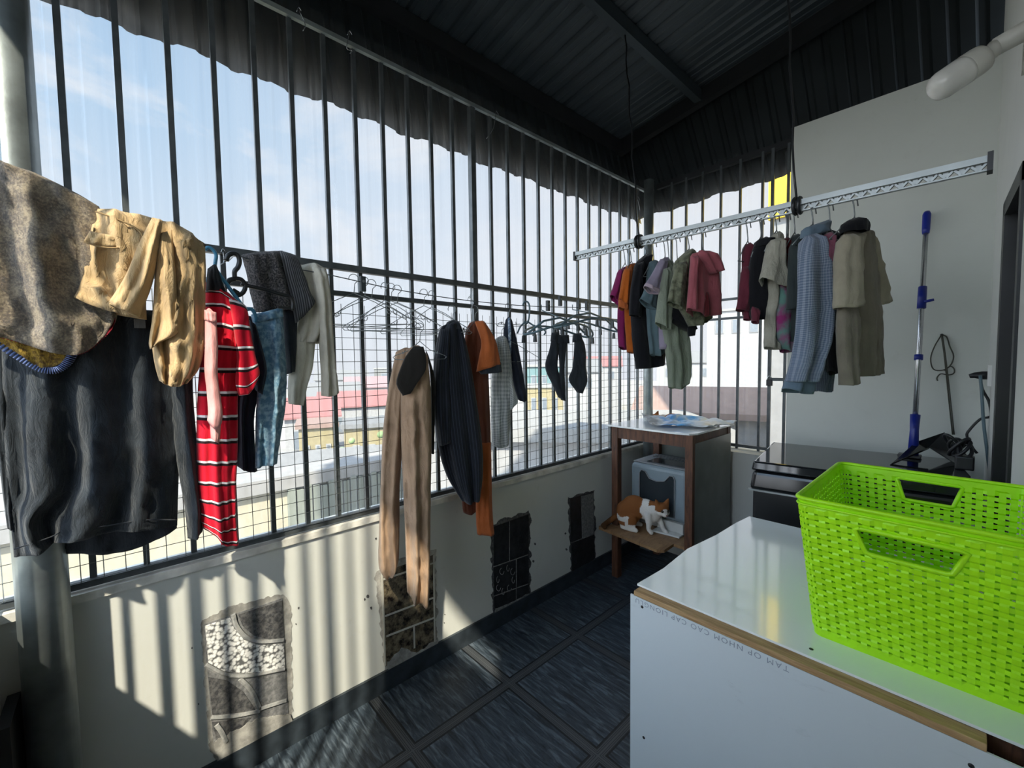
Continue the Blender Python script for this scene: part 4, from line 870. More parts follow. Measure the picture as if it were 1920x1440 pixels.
# telescopic pole
M['bluegrip'] = plain('blue plastic grip', (.008,.022,.24), .35)
base = Vector((-.205,2.86,1.0)); base = atY(1713,820,2.86); base.z = 1.012
top = atY(1738,398,3.13)
g = thing('telescopic_pole', base, 'blue and silver telescopic pole leaning on the white wall', 'pole')
def along(py, px): t = (822-py)/(822-398); return base.lerp(top, t)
MB().tube([along(800,0), along(415,0)], .011, 14).build('shaft', M['chrome'], g, smooth=True)
MB().tube([along(822,0), along(780,0), along(754,0)], [.021,.017,.020], 16).build('grip', M['bluegrip'], g, smooth=True)
MB().tube([along(437,0), along(430,0), along(402,0), along(397,0)], [.014,.016,.017,.012], 16).build('top_cap', M['bluegrip'], g, smooth=True)
MB().tube([along(571,0), along(533,0)], [.018,.017], 16).build('lock_sleeve', M['bluegrip'], g, smooth=True)
p = along(560,0); MB().tube([p+Vector((.01,-.01,0)), p+Vector((.045,-.015,.006))], [.008,.006], 8).build('lock_lever', M['bluegrip'], g, smooth=True)
MB().tube([along(661,0), along(652,0)], [.017,.017], 16).build('collar', M['bluegrip'], g, smooth=True)
p = base; MB().box(p.x-.055,p.x+.03,p.y-.03,p.y+.03,1.002,1.016).build('foot', M['black'], g, bevel=.004)
# wire coil on a nail
pl = PL(-.1, YB-.04, 0); pl.n = Vector((0,-1,0))
g = garment('wire_coil', pl, (1766,628), 'looped bare wire hanging on a nail right of the blue pole', 'wire')
M['oldwire'] = plain('dull wire', (.06,.06,.045), .5, .4)
pipe('loop', M['oldwire'], g, pl, [(1765,628),(1752,650),(1745,672),(1750,692),(1768,694),(1782,685),(1788,668),(1781,650),(1775,632),(1766,628)], .0028, .0, 6)
pipe('loop', M['oldwire'], g, pl, [(1770,695),(1782,687),(1789,692),(1788,700),(1778,703),(1764,701),(1757,708),(1758,714)], .0028, .004, 6)
pipe('strand', M['oldwire'], g, pl, [(1765,628),(1771,670),(1778,740),(1786,815)], .0028, .003, 6)
pipe('strand', M['oldwire'], g, pl, [(1767,630),(1773,670),(1781,740),(1789,815)], .0028, .006, 6)
tag(MB().ball(pl.at(1766,628,-.006), .007, 10).build('nail', M['black'], smooth=True), 'small nail head holding the looped wire', 'nail')
# switch plate, plug and cords
yp = 3.02; xw = xr(yp)
zpg = atX(1845,704,xw).z; zpg = 1.5+ray(1852,704).z/ray(1852,704).y*yp
g = thing('power_socket', (xw,yp,zpg), 'small white power socket on the right-hand wall', 'socket'); MB().box(xw-.012,xw+.004,yp-.04,yp+.04,zpg-.05,zpg+.05).build('plate', plain('white plastic', (.7,.7,.68), .4), g, bevel=.003)
g = thing('extension_cord', (xw-.02,yp,zpg), 'black power plug and cord looping down behind the washing machine', 'cord')
MB().tube([Vector((xw-.012,yp,zpg)), Vector((xw-.03,yp,zpg)), Vector((xw-.055,yp,zpg)), Vector((xw-.07,yp,zpg-.005))], [.02,.02,.014,.010], 12).build('plug', M['black'], g, smooth=True)
pl = PL(xw-.06, yp, 0); pl.n = Vector((0,-1,0))
pipe('cord', M['black'], g, pl, [(1838,706),(1842,730),(1854,752),(1858,775),(1855,782),(1838,786),(1818,806),(1813,818),(1824,840),(1832,850)], .0055, 0, 8)
g = garment('drain_hose', pl, (1838,706), 'thin grey hose hanging straight down beside the black power cord', 'hose')
pipe('hose', M['greyblue'], g, pl, [(1838,704),(1841,740),(1844,790),(1850,840),(1856,890)], .006, .03, 8)
p = atZ(1834,872,1.03); p.y = min(p.y, 2.84); p.x = min(p.x, -.02)
g = thing('cable_bundle', p, 'bundle of coiled black cable at the back of the washing machine', 'cable'); mb = MB()
for k in range(5):
    r = .035+.008*(k%3); mb.tube([p+Vector((r*math.cos(a)*.6-.01*k, .04+r*math.sin(a)*.4, .05+r*math.sin(a+k)*.8+.008*k)) for a in [2*math.pi*i/20 for i in range(21)]], .007, 6, False)
mb.build('coil', M['black'], g, smooth=True); MB().box(p.x-.03,p.x+.03,p.y,p.y+.06,1.0,1.06).build('tie_block', M['black'], g, bevel=.006)
# lamp on the right wall
yl = 2.02; xa = xr(yl)
def atL(px, py, y): return atY(px, py, y)
g = thing('wall_lamp', (xa,yl,2.4), 'white capsule bulb lamp on an angled holder high on the right wall', 'lamp')
b0, b1 = atL(1762,163,1.93), atL(1838,112,1.98); ax = (b1-b0).normalized()
R_ = .050
prof = [(0,-.045,.012),(0,-.04,.028),(0,-.028,.042),(0,0,R_),(0,.055,R_*1.02)]
M['bulb'] = plain('milky bulb glass', (.56,.55,.51), .25); L = (b1-b0).length
R_ = .043; ts = [-.20,-.17,-.08,.08,.55,.62]; rs = [.004,.024,.038,R_,R_,R_*.99]
MB().tube([b0+ax*L*t for t in ts], rs, 28).build('bulb', M['bulb'], g, smooth=True)
M['ivory'] = plain('aged ivory plastic', (.44,.43,.385), .45)
MB().tube([b0+ax*L*t for t in (.61,.64,.92,1.03,1.08)], [R_*.98,R_,R_*.98,.040,.020], 28).build('housing', M['ivory'], g, smooth=True)
e = atL(1868,88,2.0); w_ = Vector((xr(2.02), 2.02, atL(1898,62,2.02).z))
MB().tube([b0+ax*L*1.06, b0+ax*L*1.25, e], [.02,.022,.024], 18).build('lamp_socket', M['ivory'], g, smooth=True)
MB().tube([e, e.lerp(w_,.7), w_], [.026,.028,.03], 18).build('arm', M['ivory'], g, smooth=True)
MB().box(w_.x-.012,w_.x+.02,w_.y-.05,w_.y+.05,w_.z-.06,w_.z+.06).build('mount', M['ivory'], g, bevel=.005)
g = thing('conduit', (xr(2.16),2.16,2.6), 'pale cable conduit running up the right wall above the lamp', 'conduit'); MB().box(xr(2.16)-.018,xr(2.16)+.006,2.14,2.18,2.40,3.6).build('cover', M['ivory'], g)
# ------------------------------------------------------------------ timber stand in the corner
ZS2, ZB = 1.06, .37
tl, tr, tb = atZ(1145,797,ZS2), atZ(1300,813,ZS2), atZ(1398,793,ZS2)
X0, X1, Y0, Y1 = max(tl.x, -1.70), tr.x+.02, tl.y+.01, 3.03
g = thing('timber_stand', ((X0+X1)/2,(Y0+Y1)/2,0), 'red-brown timber stand with a white top in the far corner', 'stand')
mb = MB(); P = [(X0-.03,Y0-.02),(X1-.10,Y0-.02),(X1-.03,Y0+.0),(X1,Y0+.05),(X1+.01,Y1),(X0-.02,Y1)]
mb.prism([(x,y,ZS2-.008) for x,y in P], (0,0,.010)); mb.build('top_board', M['board'], g)
for x, y in ((X0,Y0),(X1-.055,Y0),(X0+.02,Y1-.06),(X1-.055,Y1-.06)):
    MB().box(x,x+.048,y,y+.05,0,ZS2-.008).build('leg', M['oldwood'], g, bevel=.003)
for q in ((X0+.048,X1-.055,Y0+.005,Y0+.04,ZS2-.085,ZS2-.012),(X0+.07,X1-.055,Y1-.055,Y1-.02,ZS2-.085,ZS2-.012),(X1-.05,X1-.012,Y0+.05,Y1-.06,ZS2-.06,ZS2-.012),(X1-.05,X1-.015,Y0+.05,Y1-.06,ZB-.16,ZB-.09),(X0+.048,X1-.055,Y1-.055,Y1-.02,ZB-.07,ZB-.02),(X0+.005,X0+.04,Y0+.05,Y1-.06,ZB-.07,ZB-.02)):
    MB().box(*q).build('rail', M['oldwood'], g)
M['shelfwood'] = wood('worn plywood', (.17,.085,.038), (.36,.21,.10), (6, 2, 2), .5)
s0, s1, s2 = atZ(1118,986,ZB), atZ(1241,1034,ZB), atZ(1288,1004,ZB)
mb = MB(); P = [(s0.x+.02,s0.y),(s1.x-.03,s1.y),(s1.x,s1.y+.03),(s2.x,Y0),(X1-.055,Y0),(X1-.055,Y1-.08),(X0+.048,Y1-.08),(X0+.045,Y0+.05),(X0-.0,Y0-.01),(s0.x+.012,s0.y+.02)]
mb.prism([(x,y,ZB-.018) for x,y in P], (0,0,.018)); mb.build('shelf', M['shelfwood'], g)
M['sheet'] = plain('grey green plastic sheet', (.10,.115,.105), .35, 0, .3, 5)
MB().box(X1-.012,X1-.006,Y0+.03,Y1-.01,ZB-.10,ZS2-.06).build('side_sheet', M['sheet'], g)
MB().box(X0+.02,X1-.02,Y1-.018,Y1-.012,ZB-.1,ZS2-.02).build('back_sheet', M['sheet'], g)
# crumpled plastic sheet on the stand
def tarp():
    m, nt, b = nodes('blue and white plastic'); uv = tex(nt, 'UV'); s = sepx(nt, uv); co = tex(nt)
    f = mth(nt, 'ADD', s[0], mth(nt, 'MULTIPLY', noise_t(nt, co, 9, 4), .5))
    col = ramp(nt, f, [(.30, (.24,.25,.26)), (.42, (.42,.47,.52)), (.50, (.04,.22,.52)), (.78, (.10,.34,.62)), (.98, (.55,.62,.68)), (1.0, (.62,.66,.70))])
    nt.links.new(col, b.inputs['Base Color']); b.inputs['Roughness'].default_value = .28
    g = thing('plastic_sheet', (-1.4,2.8,ZS2), 'crumpled blue and white plastic sheet lying on the timber stand', 'sheet')
    A, Bq, Cq, D = atZ(1222,799,ZS2+.01), atZ(1330,803,ZS2+.01), atZ(1400,790,ZS2+.01), atZ(1195,781,ZS2+.01)
    D.y = min(D.y, 2.98); D.x = max(D.x, -1.7); Cq.y = min(Cq.y, 2.98)
    mb = MB(); n = 40; V = []
    for i in range(n+1):
        r = []
        for j in range(n+1):
            u, v = j/n, i/n; p = (A.lerp(Bq,u)).lerp(D.lerp(Cq,u), v); q = p*11
            p = p+Vector((noise.noise(q+Vector((5,0,0)))*.018, noise.noise(q)*.018, .008+abs(noise.noise(p*7))*.045+abs(noise.noise(p*19))*.014)); r.append(mb.bm.verts.new(p))
        V.append(r)
    for i in range(n):
        for j in range(n): mb.quad((V[i][j],V[i][j+1],V[i+1][j+1],V[i+1][j]), [(j/n,i/n),((j+1)/n,i/n),((j+1)/n,(i+1)/n),(j/n,(i+1)/n)])
    o = mb.build('film', m, g); k = o.modifiers.new('thickness','SOLIDIFY'); k.thickness = .006; k.offset = -1
tarp()
# litter box
def litter_box():
    yf = Y0+.16; a, b = atY(1182,868,yf), atY(1290,882,yf); x0, x1 = a.x, min(b.x, X1-.075); z1 = (a.z+b.z)/2; y1 = min(yf+.40, Y1-.09)
    g = thing('litter_box', ((x0+x1)/2,yf+.2,ZB), 'grey covered litter box with a cat-ear window on the stand shelf', 'litter box')
    m = plain('grey blue plastic body', (.21,.26,.29), .45, 0, .08); md = plain('dark smoked plastic', (.025,.032,.038), .2); mw = plain('off white plastic', (.55,.55,.52), .45); mt_ = plain('mid grey plastic', (.20,.21,.22), .5)
    MB().box(x0,x1,yf,y1,ZB+.001,ZB+.075).build('tray', mw, g, bevel=.02)
    MB().box(x0,x1,yf,y1,ZB+.07,z1).build('hood', m, g, bevel=.03)
    MB().box(x0+.012,x1-.012,yf+.02,y1-.01,z1-.002,z1+.008).build('top_panel', mt_, g, bevel=.004)
    hx0, hx1 = atZ(1216,878,z1).x, x1-.03
    MB().box(x0+.10,x1-.04,yf+.05,yf+.19,z1+.006,z1+.012).build('top_opening', md, g)
    mb = MB()
    for k in range(4): mb.box(x0+.05,x1-.03,yf+.22+k*.035,yf+.226+k*.035,z1+.008,z1+.011)
    mb.build('grip_slots', md, g)
    w_ = x1-x0; zt = z1-.045; zb_ = ZB+.10; xa, xb = x0+.05*w_/.35+.015, x1-.085
    P = [(xa,zb_),(xb,zb_),(xb,zt-.02),(xb-.012,zt),(xb-.035,zt-.002),(xb-.07,zt-.045),((xa+xb)/2,zt-.055),(xa+.075,zt-.045),(xa+.045,zt-.002),(xa+.015,zt+.004),(xa,zt-.02)]
    mb = MB(); mb.prism([(x,yf-.005,zz) for x, zz in P], (0,.008,0)); mb.build('window', md, g)
    pts = [Vector((x,yf-.006,zz)) for x, zz in P]; pts.append(pts[0]); MB().tube(pts, .004, 6, False).build('window_rim', mt_, g, smooth=True)
    mb = MB(); mb.prism([(x1-.20,yf-.09,ZB+.001),(x1-.02,yf-.07,ZB+.001),(x1-.02,yf+.01,ZB+.001),(x1-.20,yf+.01,ZB+.001)], (0,0,.012)); mb.box(x1-.20,x1-.02,yf-.02,yf+.01,ZB+.012,ZB+.075); mb.build('scoop_tray', mw, g, bevel=.004)
litter_box()
# ------------------------------------------------------------------ cats
def remesh_union(parts, name, vox=.0065):
    mb = MB()
    for p in parts: p(mb)
    me = bpy.data.meshes.new(name+'_src'); mb.bm.to_mesh(me); mb.bm.free(); o = bpy.data.objects.new(name+'_src', me); COL.objects.link(o)
    r = o.modifiers.new('r', 'REMESH'); r.mode = 'VOXEL'; r.voxel_size = vox
    s = o.modifiers.new('s', 'SMOOTH'); s.factor = .6; s.iterations = 6
    bpy.context.view_layer.update(); out = bpy.data.meshes.new_from_object(o.evaluated_get(bpy.context.evaluated_depsgraph_get())); bpy.data.objects.remove(o)
    return out
def fur_mat():
    m, nt, b = nodes('ginger and white fur'); at = N(nt, 'ShaderNodeAttribute'); at.attribute_name = 'fur'; co = tex(nt)
    n = noise_t(nt, co, 160, 4, .6)
    col = mixc(nt, mth(nt, 'MULTIPLY', n, .3), at.outputs['Color'], (.10,.06,.03))
    nt.links.new(col, b.inputs['Base Color']); b.inputs['Roughness'].default_value = .9; b.inputs['Specular IOR Level'].default_value = .15; bump(nt, b, noise_t(nt, co, 260, 3), .5, .004); return m
FUR = fur_mat(); GINGER = Vector((.25,.088,.026)); WHITE = Vector((.78,.73,.67)); DARKG = Vector((.09,.038,.015))
def E_(c, r): return lambda mb: mb.ball(Vector(c), 1, 20, r)
def T_(pts, rr): return lambda mb: (mb.tube([Vector(p) for p in pts], rr, 12), [mb.ball(Vector(p), r, 10) for p, r in zip(pts, rr)])
def cat_mesh():
    hd = Vector((.135,-.012,.158)); f = Vector((.62,-.76,-.16)).normalized(); u = Vector((0,0,1)); s = u.cross(f).normalized(); u = f.cross(s)
    def H(a, b, c): return hd+f*a+s*b+u*c
    parts = [E_((-.085,0,.098),(.080,.066,.088)), E_((-.04,0,.145),(.085,.058,.078)), E_((.03,0,.142),(.075,.052,.068)), E_((.075,0,.125),(.052,.046,.062)),
        T_([(.06,0,.148),(.10,-.004,.155),tuple(hd)],[.054,.048,.040]),
        E_(tuple(H(-.004,0,.002)),(.047,.048,.043)), E_(tuple(H(.018,.020,-.010)),(.022,.020,.019)), E_(tuple(H(.018,-.020,-.010)),(.022,.020,.019)), E_(tuple(H(.040,0,-.013)),(.020,.019,.015)),
        E_((-.075,.048,.066),(.062,.030,.060)), E_((-.075,-.048,.066),(.062,.030,.060)),
        T_([(-.105,.056,.022),(-.05,.058,.014),(-.015,.058,.013)],[.016,.016,.015]), T_([(-.105,-.056,.022),(-.05,-.058,.014),(-.015,-.058,.013)],[.016,.016,.015]),
        T_([(.055,-.034,.12),(.062,-.042,.07),(.060,-.046,.030),(.078,-.048,.013)],[.030,.020,.0145,.0155]), T_([(.085,.030,.12),(.118,.022,.07),(.138,.012,.030),(.158,.004,.013)],[.030,.020,.0145,.0155]),
        T_([(-.15,0,.075),(-.19,-.015,.040),(-.215,-.045,.020),(-.225,-.085,.016),(-.205,-.115,.016)],[.020,.019,.018,.017,.014])]
    for sg in (1,-1):
        def ear(mb, sg=sg):
            c = H(-.008,.028*sg,.030); t = H(-.012,.044*sg,.074); mb.tube([c-(t-c)*.35, c, c.lerp(t,.55), t], [.022,.021,.0125,.0035], 8)
        parts.append(ear)
    me = remesh_union(parts, 'cat', .0052)
    ca = me.color_attributes.new('fur', 'FLOAT_COLOR', 'POINT')
    for i, v in enumerate(me.vertices):
        p = v.co; c = WHITE; q = noise.noise(p*28)*.012
        loc = p-hd; a, b, cc = loc.dot(f), loc.dot(s), loc.dot(u); inhead = loc.length < .10 and p.x > .10
        if inhead:
            if cc > .004+q*.4+(.012 if abs(b) < .008 else 0) and a < .036: c = GINGER
            if a < -.01 and cc > -.012: c = GINGER
        elif p.x < -.145 or (p.x < -.12 and p.z < .07 and abs(p.y) < .03): c = GINGER*.7 if p.x > -.19 else DARKG
        elif p.x < .012+q and p.z > .095+q+(.0 if p.x < -.06 else -.045): c = GINGER
        elif p.x < -.08+q and .035 < p.z < .062+q: c = GINGER
        elif p.x > .055 and p.x < .10 and p.z > .182+q: c = GINGER
        ca.data[i].color = (*c, 1)
    for p in me.polygons: p.use_smooth = True
    me.materials.clear(); me.materials.append(FUR)
    feats = []
    for sg in (1,-1):
        feats.append(('eye', MB().ball(H(.0375,.0185*sg,.010), .0082, 14), plain('amber black eye %d' % sg, (.02,.016,.008), .08)))
    feats.append(('nose', MB().ball(H(.059,0,-.008), .0045, 10), plain('pink nose', (.35,.14,.12), .4)))
    mm = MB(); mm.tube([H(.056,.010,-.020), H(.060,0,-.017), H(.056,-.010,-.020)], .0014, 6); feats.append(('mouth', mm, plain('dark mouth', (.08,.03,.03), .5)))
    return me, feats
def place_cat(loc, rz, label, scale=1.0):
    me, feats = cat_mesh(); Mx = Matrix.Translation(loc) @ Matrix.Rotation(rz, 4, 'Z') @ Matrix.Scale(scale, 4)
    g = thing('cat', loc, label, 'cat'); me.transform(Mx); o = bpy.data.objects.new('body', me); COL.objects.link(o); o.parent = g; o.matrix_parent_inverse = Matrix.Translation(-Vector(loc))
    for nm, mb, mt in feats:
        bmesh.ops.transform(mb.bm, matrix=Mx, verts=mb.bm.verts); mb.build(nm, mt, g, smooth=True)
cb = atZ(1203,996,ZB)
place_cat(Vector((cb.x-.015, cb.y+.015, ZB+.001)), math.radians(17), 'ginger and white cat crouching on the timber stand shelf', 1.02)
place_cat(Vector((-1.615,3.125,.862)), math.radians(180), 'ginger cat hidden behind the timber stand with only its ears showing', 1.0)
# ------------------------------------------------------------------ tile panels let into the low wall
pw = XP(XW)
def poly(mb, pts, d0=.001, d1=.006):
    P = [pw.at(x, y) for x, y in pts]; mb.prism([p+Vector((d0,0,0)) for p in P], (d1-d0,0,0)); return mb
def stone(name, lo, hi, scale=40, rough=.7, vor=False):
    m, nt, b = nodes(name); co = tex(nt)
    if vor:
        v = N(nt, 'ShaderNodeTexVoronoi'); v.inputs['Scale'].default_value = scale; v.inputs['Randomness'].default_value = 1; nt.links.new(co, v.inputs['Vector']); f = v.outputs['Distance']
        col = ramp(nt, f, [(.42, hi), (.75, lo)]); bump(nt, b, f, -1.0, .02)
    else:
        f = noise_t(nt, co, scale, 6, .7); col = ramp(nt, f, [(.4, lo), (.62, hi)]); bump(nt, b, f, .3, .006)
    nt.links.new(col, b.inputs['Base Color']); b.inputs['Roughness'].default_value = rough; return m
M['cement'] = stone('rough cement', (.22,.21,.19), (.42,.40,.36), 14, .95); M['grout'] = plain('pale grout', (.52,.49,.42), .8)
S_G = stone('mid grey stone', (.12,.12,.12), (.24,.235,.23), 60); S_D = stone('dark grey stone', (.035,.035,.038), (.13,.125,.12), 70); S_P = stone('white pebble relief', (.10,.10,.10), (.80,.78,.74), 85, .8, True); S_L = stone('pale stone band', (.26,.26,.25), (.38,.37,.35), 60)
def ragged(mb, pts, seed, amp=5, d1=.0018):
    r = random.Random(seed); out = []
    for i in range(len(pts)):
        a, b = pts[i], pts[(i+1)%len(pts)]; n = max(2, int(math.hypot(b[0]-a[0], b[1]-a[1])/3))
        for k in range(n): t = k/n; w1 = (a[0]+(b[0]-a[0])*t, a[1]+(b[1]-a[1])*t); q1 = Vector((w1[0]*.09+seed*3, w1[1]*.09, 0)); out.append((w1[0]+amp*(noise.noise(q1)+.3*noise.noise(q1*3.1)), w1[1]+amp*(noise.noise(q1+Vector((9,4,0)))+.3*noise.noise(q1*3.3))))
    return poly(mb, out, .0003, d1)
g = garment('tile_panel', pw, (460,1390), 'large carved grey stone tile panel with arcs and white pebble relief', 'tile panel')
ragged(MB(), [(376,1165),(410,1148),(440,1135),(531,1112),(546,1140),(548,1365),(480,1400),(410,1438),(392,1400)], 1).build('mortar_edge', M['cement'], g)
poly(MB(), [(381,1170),(529,1121),(540,1342),(400,1392)], .002, .005).build('backing', S_G, g)
poly(MB(), [(384,1172),(431,1157),(438,1176),(457,1198),(485,1208),(531,1206),(533,1248),(500,1256),(460,1260),(420,1256),(390,1240)], .004, .009).build('pebble_relief', S_P, g)
poly(MB(), [(446,1151),(528,1125),(531,1194),(505,1198),(475,1190),(454,1172)], .004, .007).build('corner_inlay', S_D, g)
poly(MB(), [(390,1268),(425,1274),(455,1295),(479,1330),(398,1340)], .004, .007).build('fan_inlay', S_D, g)
poly(MB(), [(457,1277),(534,1262),(536,1308),(492,1323),(476,1298)], .004, .007).build('side_inlay', S_G, g)
poly(MB(), [(397,1352),(470,1344),(425,1388),(408,1395)], .004, .007).build('lower_inlay', S_D, g)
for pts in ([(437,1152),(443,1172),(462,1194),(490,1203),(531,1200)],[(386,1246),(420,1263),(462,1267),(533,1254)],[(450,1272),(470,1292),(486,1325)],[(396,1345),(440,1342),(486,1333)],[(489,1328),(536,1313)],[(406,1358),(416,1372),(424,1390)]):
    P = spline([pw.at(x,y,.006) for x,y in pts], 24); MB().tube(P, .0085, 6).build('raised_band', S_L, g)
ragged(MB(), [(400,1388),(440,1368),(480,1345),(545,1338),(550,1366),(500,1392),(450,1412),(410,1436)], 3, d1=.0092).build('cement_patch', M['cement'], g)
g = garment('tile_panel', pw, (765,1200), 'brown mottled tile panel in pale grout behind the brown trousers', 'tile panel')
S_B = stone('brown mottled glaze', (.018,.013,.010), (.24,.19,.12), 24, .25)
ragged(MB(), [(704,1078),(722,1055),(816,1030),(820,1205),(760,1245),(722,1260)], 5).build('mortar_edge', M['cement'], g)
poly(MB(), [(716,1072),(813,1040),(815,1208),(722,1248)], .002, .006).build('glazed_tile', S_B, g)
for a, b in (((719,1086),(814,1055)),((722,1155),(814,1120)),((724,1193),(814,1158)),((776,1175),(777,1215)),((716,1066),(722,1248)),((813,1040),(815,1208))):
    MB().bar(pw.at(*a,.006), pw.at(*b,.006), .008, .005, (1,0,0)).build('grout_line', M['grout'], g)
ragged(MB(), [(724,1240),(750,1215),(780,1222),(818,1200),(822,1225),(780,1250),(730,1268)], 6, d1=.0092).build('cement_patch', M['cement'], g)
g = garment('tile_panel', pw, (958,1130), 'black tile panel with a pale flower drawing, second from the corner', 'tile panel')
S_K = stone('black glazed tile', (.010,.011,.012), (.030,.030,.032), 20, .3)
ragged(MB(), [(920,985),(940,974),(994,958),(994,1120),(960,1145),(924,1158)], 8).build('mortar_edge', S_D, g)
poly(MB(), [(925,987),(990,964),(990,1118),(926,1146)], .002, .006).build('glazed_tile', S_K, g)
for a, b in (((925,1063),(990,1040)),((955,977),(955,1052)),((968,1048),(968,1125)),((926,1118),(990,1095))): MB().bar(pw.at(*a,.006), pw.at(*b,.006), .005, .004, (1,0,0)).build('grout_line', S_G, g)
cx_, cy_ = 948, 1087; mb = MB()
for k in range(8):
    a = 2*math.pi*k/8+.3; c0 = (cx_+15*math.cos(a), cy_+21*math.sin(a)-6*math.cos(a))
    mb.tube(spline([pw.at(c0[0]+4*math.cos(t)*(1 if k%2 else .6), c0[1]+6*math.sin(t), .0065) for t in [2*math.pi*i/7 for i in range(6)]], 12), .0016, 5)
mb.build('flower_drawing', plain('pale line', (.22,.22,.22), .5), g)
ragged(MB(), [(926,1140),(960,1128),(992,1112),(994,1125),(960,1150),(928,1165)], 9, d1=.0092).build('cement_patch', S_G, g)
g = garment('tile_panel', pw, (1092,1060), 'narrow dark tile panel with a lighter grey upper tile nearest the corner', 'tile panel')
ragged(MB(), [(1065,932),(1114,918),(1116,1062),(1070,1082)], 10).build('mortar_edge', S_D, g)
poly(MB(), [(1068,934),(1112,922),(1113,1058),(1072,1077)], .002, .006).build('glazed_tile', S_K, g)
poly(MB(), [(1088,930),(1111,924),(1112,1000),(1090,1009)], .005, .008).build('grey_tile', S_G, g)
MB().bar(pw.at(1070,1018,.006), pw.at(1113,1002,.006), .005, .004, (1,0,0)).build('grout_line', S_G, g)
# little chips and drips beside the panels
r = random.Random(4); mb = MB()
for (x, y, s_) in [(690,1118,5),(696,1140,4),(684,1124,3),(622,1320,3),(705,1010,3),(560,1140,3),(555,1170,2.5),(545,1200,3),(360,1215,2.5),(372,1320,2.5),(1003,1020,3),(1000,1052,3),(1060,1000,3),(1062,1030,3),(834,1152,1.6),(833,1168,1.6)]:
    s_ *= .55; P = [(x+s_*(.7+.6*r.random())*math.cos(a), y+1.5*s_*(.7+.6*r.random())*math.sin(a)) for a in [2*math.pi*k/7 for k in range(7)]]
    poly(mb, P, .0002, .0012)
tag(mb.build('plaster_chips', S_D), 'small dark chips scattered in the white plaster of the low wall', 'chips', None, 'stuff')
# ------------------------------------------------------------------ the town beyond
def at_d(px, D, py=668): r = ray(px, py); h = Vector((r.x, r.y, 0)); h.normalize(); return h*D
M['ground'] = plain('pale dusty ground', (.20,.195,.18), .9, 0, .2, .3)
struct('ground', MB().box(-160,60,-60,160,-7.2,-7), M['ground'], 'pale ground far below the terrace')
def house(px, D, w, d, z0, z1, wall, roof, label, kind='gable', rz=None, wins=3):
    c = at_d(px, D); a = math.atan2(c.y, c.x)+(rz or 0); f = Vector((math.cos(a), math.sin(a), 0)); s = Vector((-f.y, f.x, 0)); z = Vector((0,0,1))
    g = thing('house', (c.x,c.y,z0), label, 'house')
    def Q(u, v, zz): return c+s*u+f*v+z*zz
    mb = MB(); mb.hexa([Q(-w/2,0,z0),Q(w/2,0,z0),Q(w/2,d,z0),Q(-w/2,d,z0),Q(-w/2,0,z1),Q(w/2,0,z1),Q(w/2,d,z1),Q(-w/2,d,z1)]); mb.build('wall', wall, g)
    mb = MB()
    if kind == 'gable':
        h = d*.28; o = .25
        A = [Q(-w/2-o,-o,z1-.05),Q(w/2+o,-o,z1-.05),Q(w/2+o,d/2,z1+h),Q(-w/2-o,d/2,z1+h)]; Bq = [Q(-w/2-o,d+o,z1-.05),Q(w/2+o,d+o,z1-.05),Q(w/2+o,d/2,z1+h),Q(-w/2-o,d/2,z1+h)]
        mb.prism(A, (0,0,.12)); mb.prism(Bq, (0,0,.12))
    else: mb.hexa([Q(-w/2-.15,-.15,z1),Q(w/2+.15,-.15,z1),Q(w/2+.15,d+.15,z1),Q(-w/2-.15,d+.15,z1),Q(-w/2-.15,-.15,z1+.2),Q(w/2+.15,-.15,z1+.2),Q(w/2+.15,d+.15,z1+.2),Q(-w/2-.15,d+.15,z1+.2)])
    mb.build('roof', roof, g)
    ww = w/(wins*2+1)
    for k in range(wins):
        u = -w/2+ww*(2*k+1); zz = z1-2.1
        mb = MB(); mb.hexa([Q(u,-.06,zz),Q(u+ww,-.06,zz),Q(u+ww,.02,zz),Q(u,.02,zz),Q(u,-.06,zz+1.3),Q(u+ww,-.06,zz+1.3),Q(u+ww,.02,zz+1.3),Q(u,.02,zz+1.3)]); fr = mb.build('window_frame', HW, g); mb = MB(); e = .06; mb.hexa([Q(u+e,-.08,zz+e),Q(u+ww-e,-.08,zz+e),Q(u+ww-e,.0,zz+e),Q(u+e,.0,zz+e),Q(u+e,-.08,zz+1.3-e),Q(u+ww-e,-.08,zz+1.3-e),Q(u+ww-e,.0,zz+1.3-e),Q(u+e,.0,zz+1.3-e)]); mb.build('pane', M['pane'], fr)
    return g
M['pane'] = plain('grey window glass', (.09,.105,.12), .3)
def washed(name, c): return plain(name, tuple(v*.22+.028 for v in c), .9)  # mixes colours toward grey to put distance haze in them, then dims
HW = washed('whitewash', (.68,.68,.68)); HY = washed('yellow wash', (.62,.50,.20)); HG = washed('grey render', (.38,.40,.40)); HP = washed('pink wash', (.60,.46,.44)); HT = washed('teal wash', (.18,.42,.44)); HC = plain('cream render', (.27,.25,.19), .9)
RR = washed('red roof tiles', (.58,.16,.15)); RO = washed('orange roof tiles', (.58,.34,.26)); RG = washed('grey sheet roof', (.34,.35,.36)); RW = washed('white roof slab', (.62,.62,.60)); RP = washed('pink roof sheet', (.60,.34,.36)); SL = plain('grey green slats', (.13,.145,.125), .9)
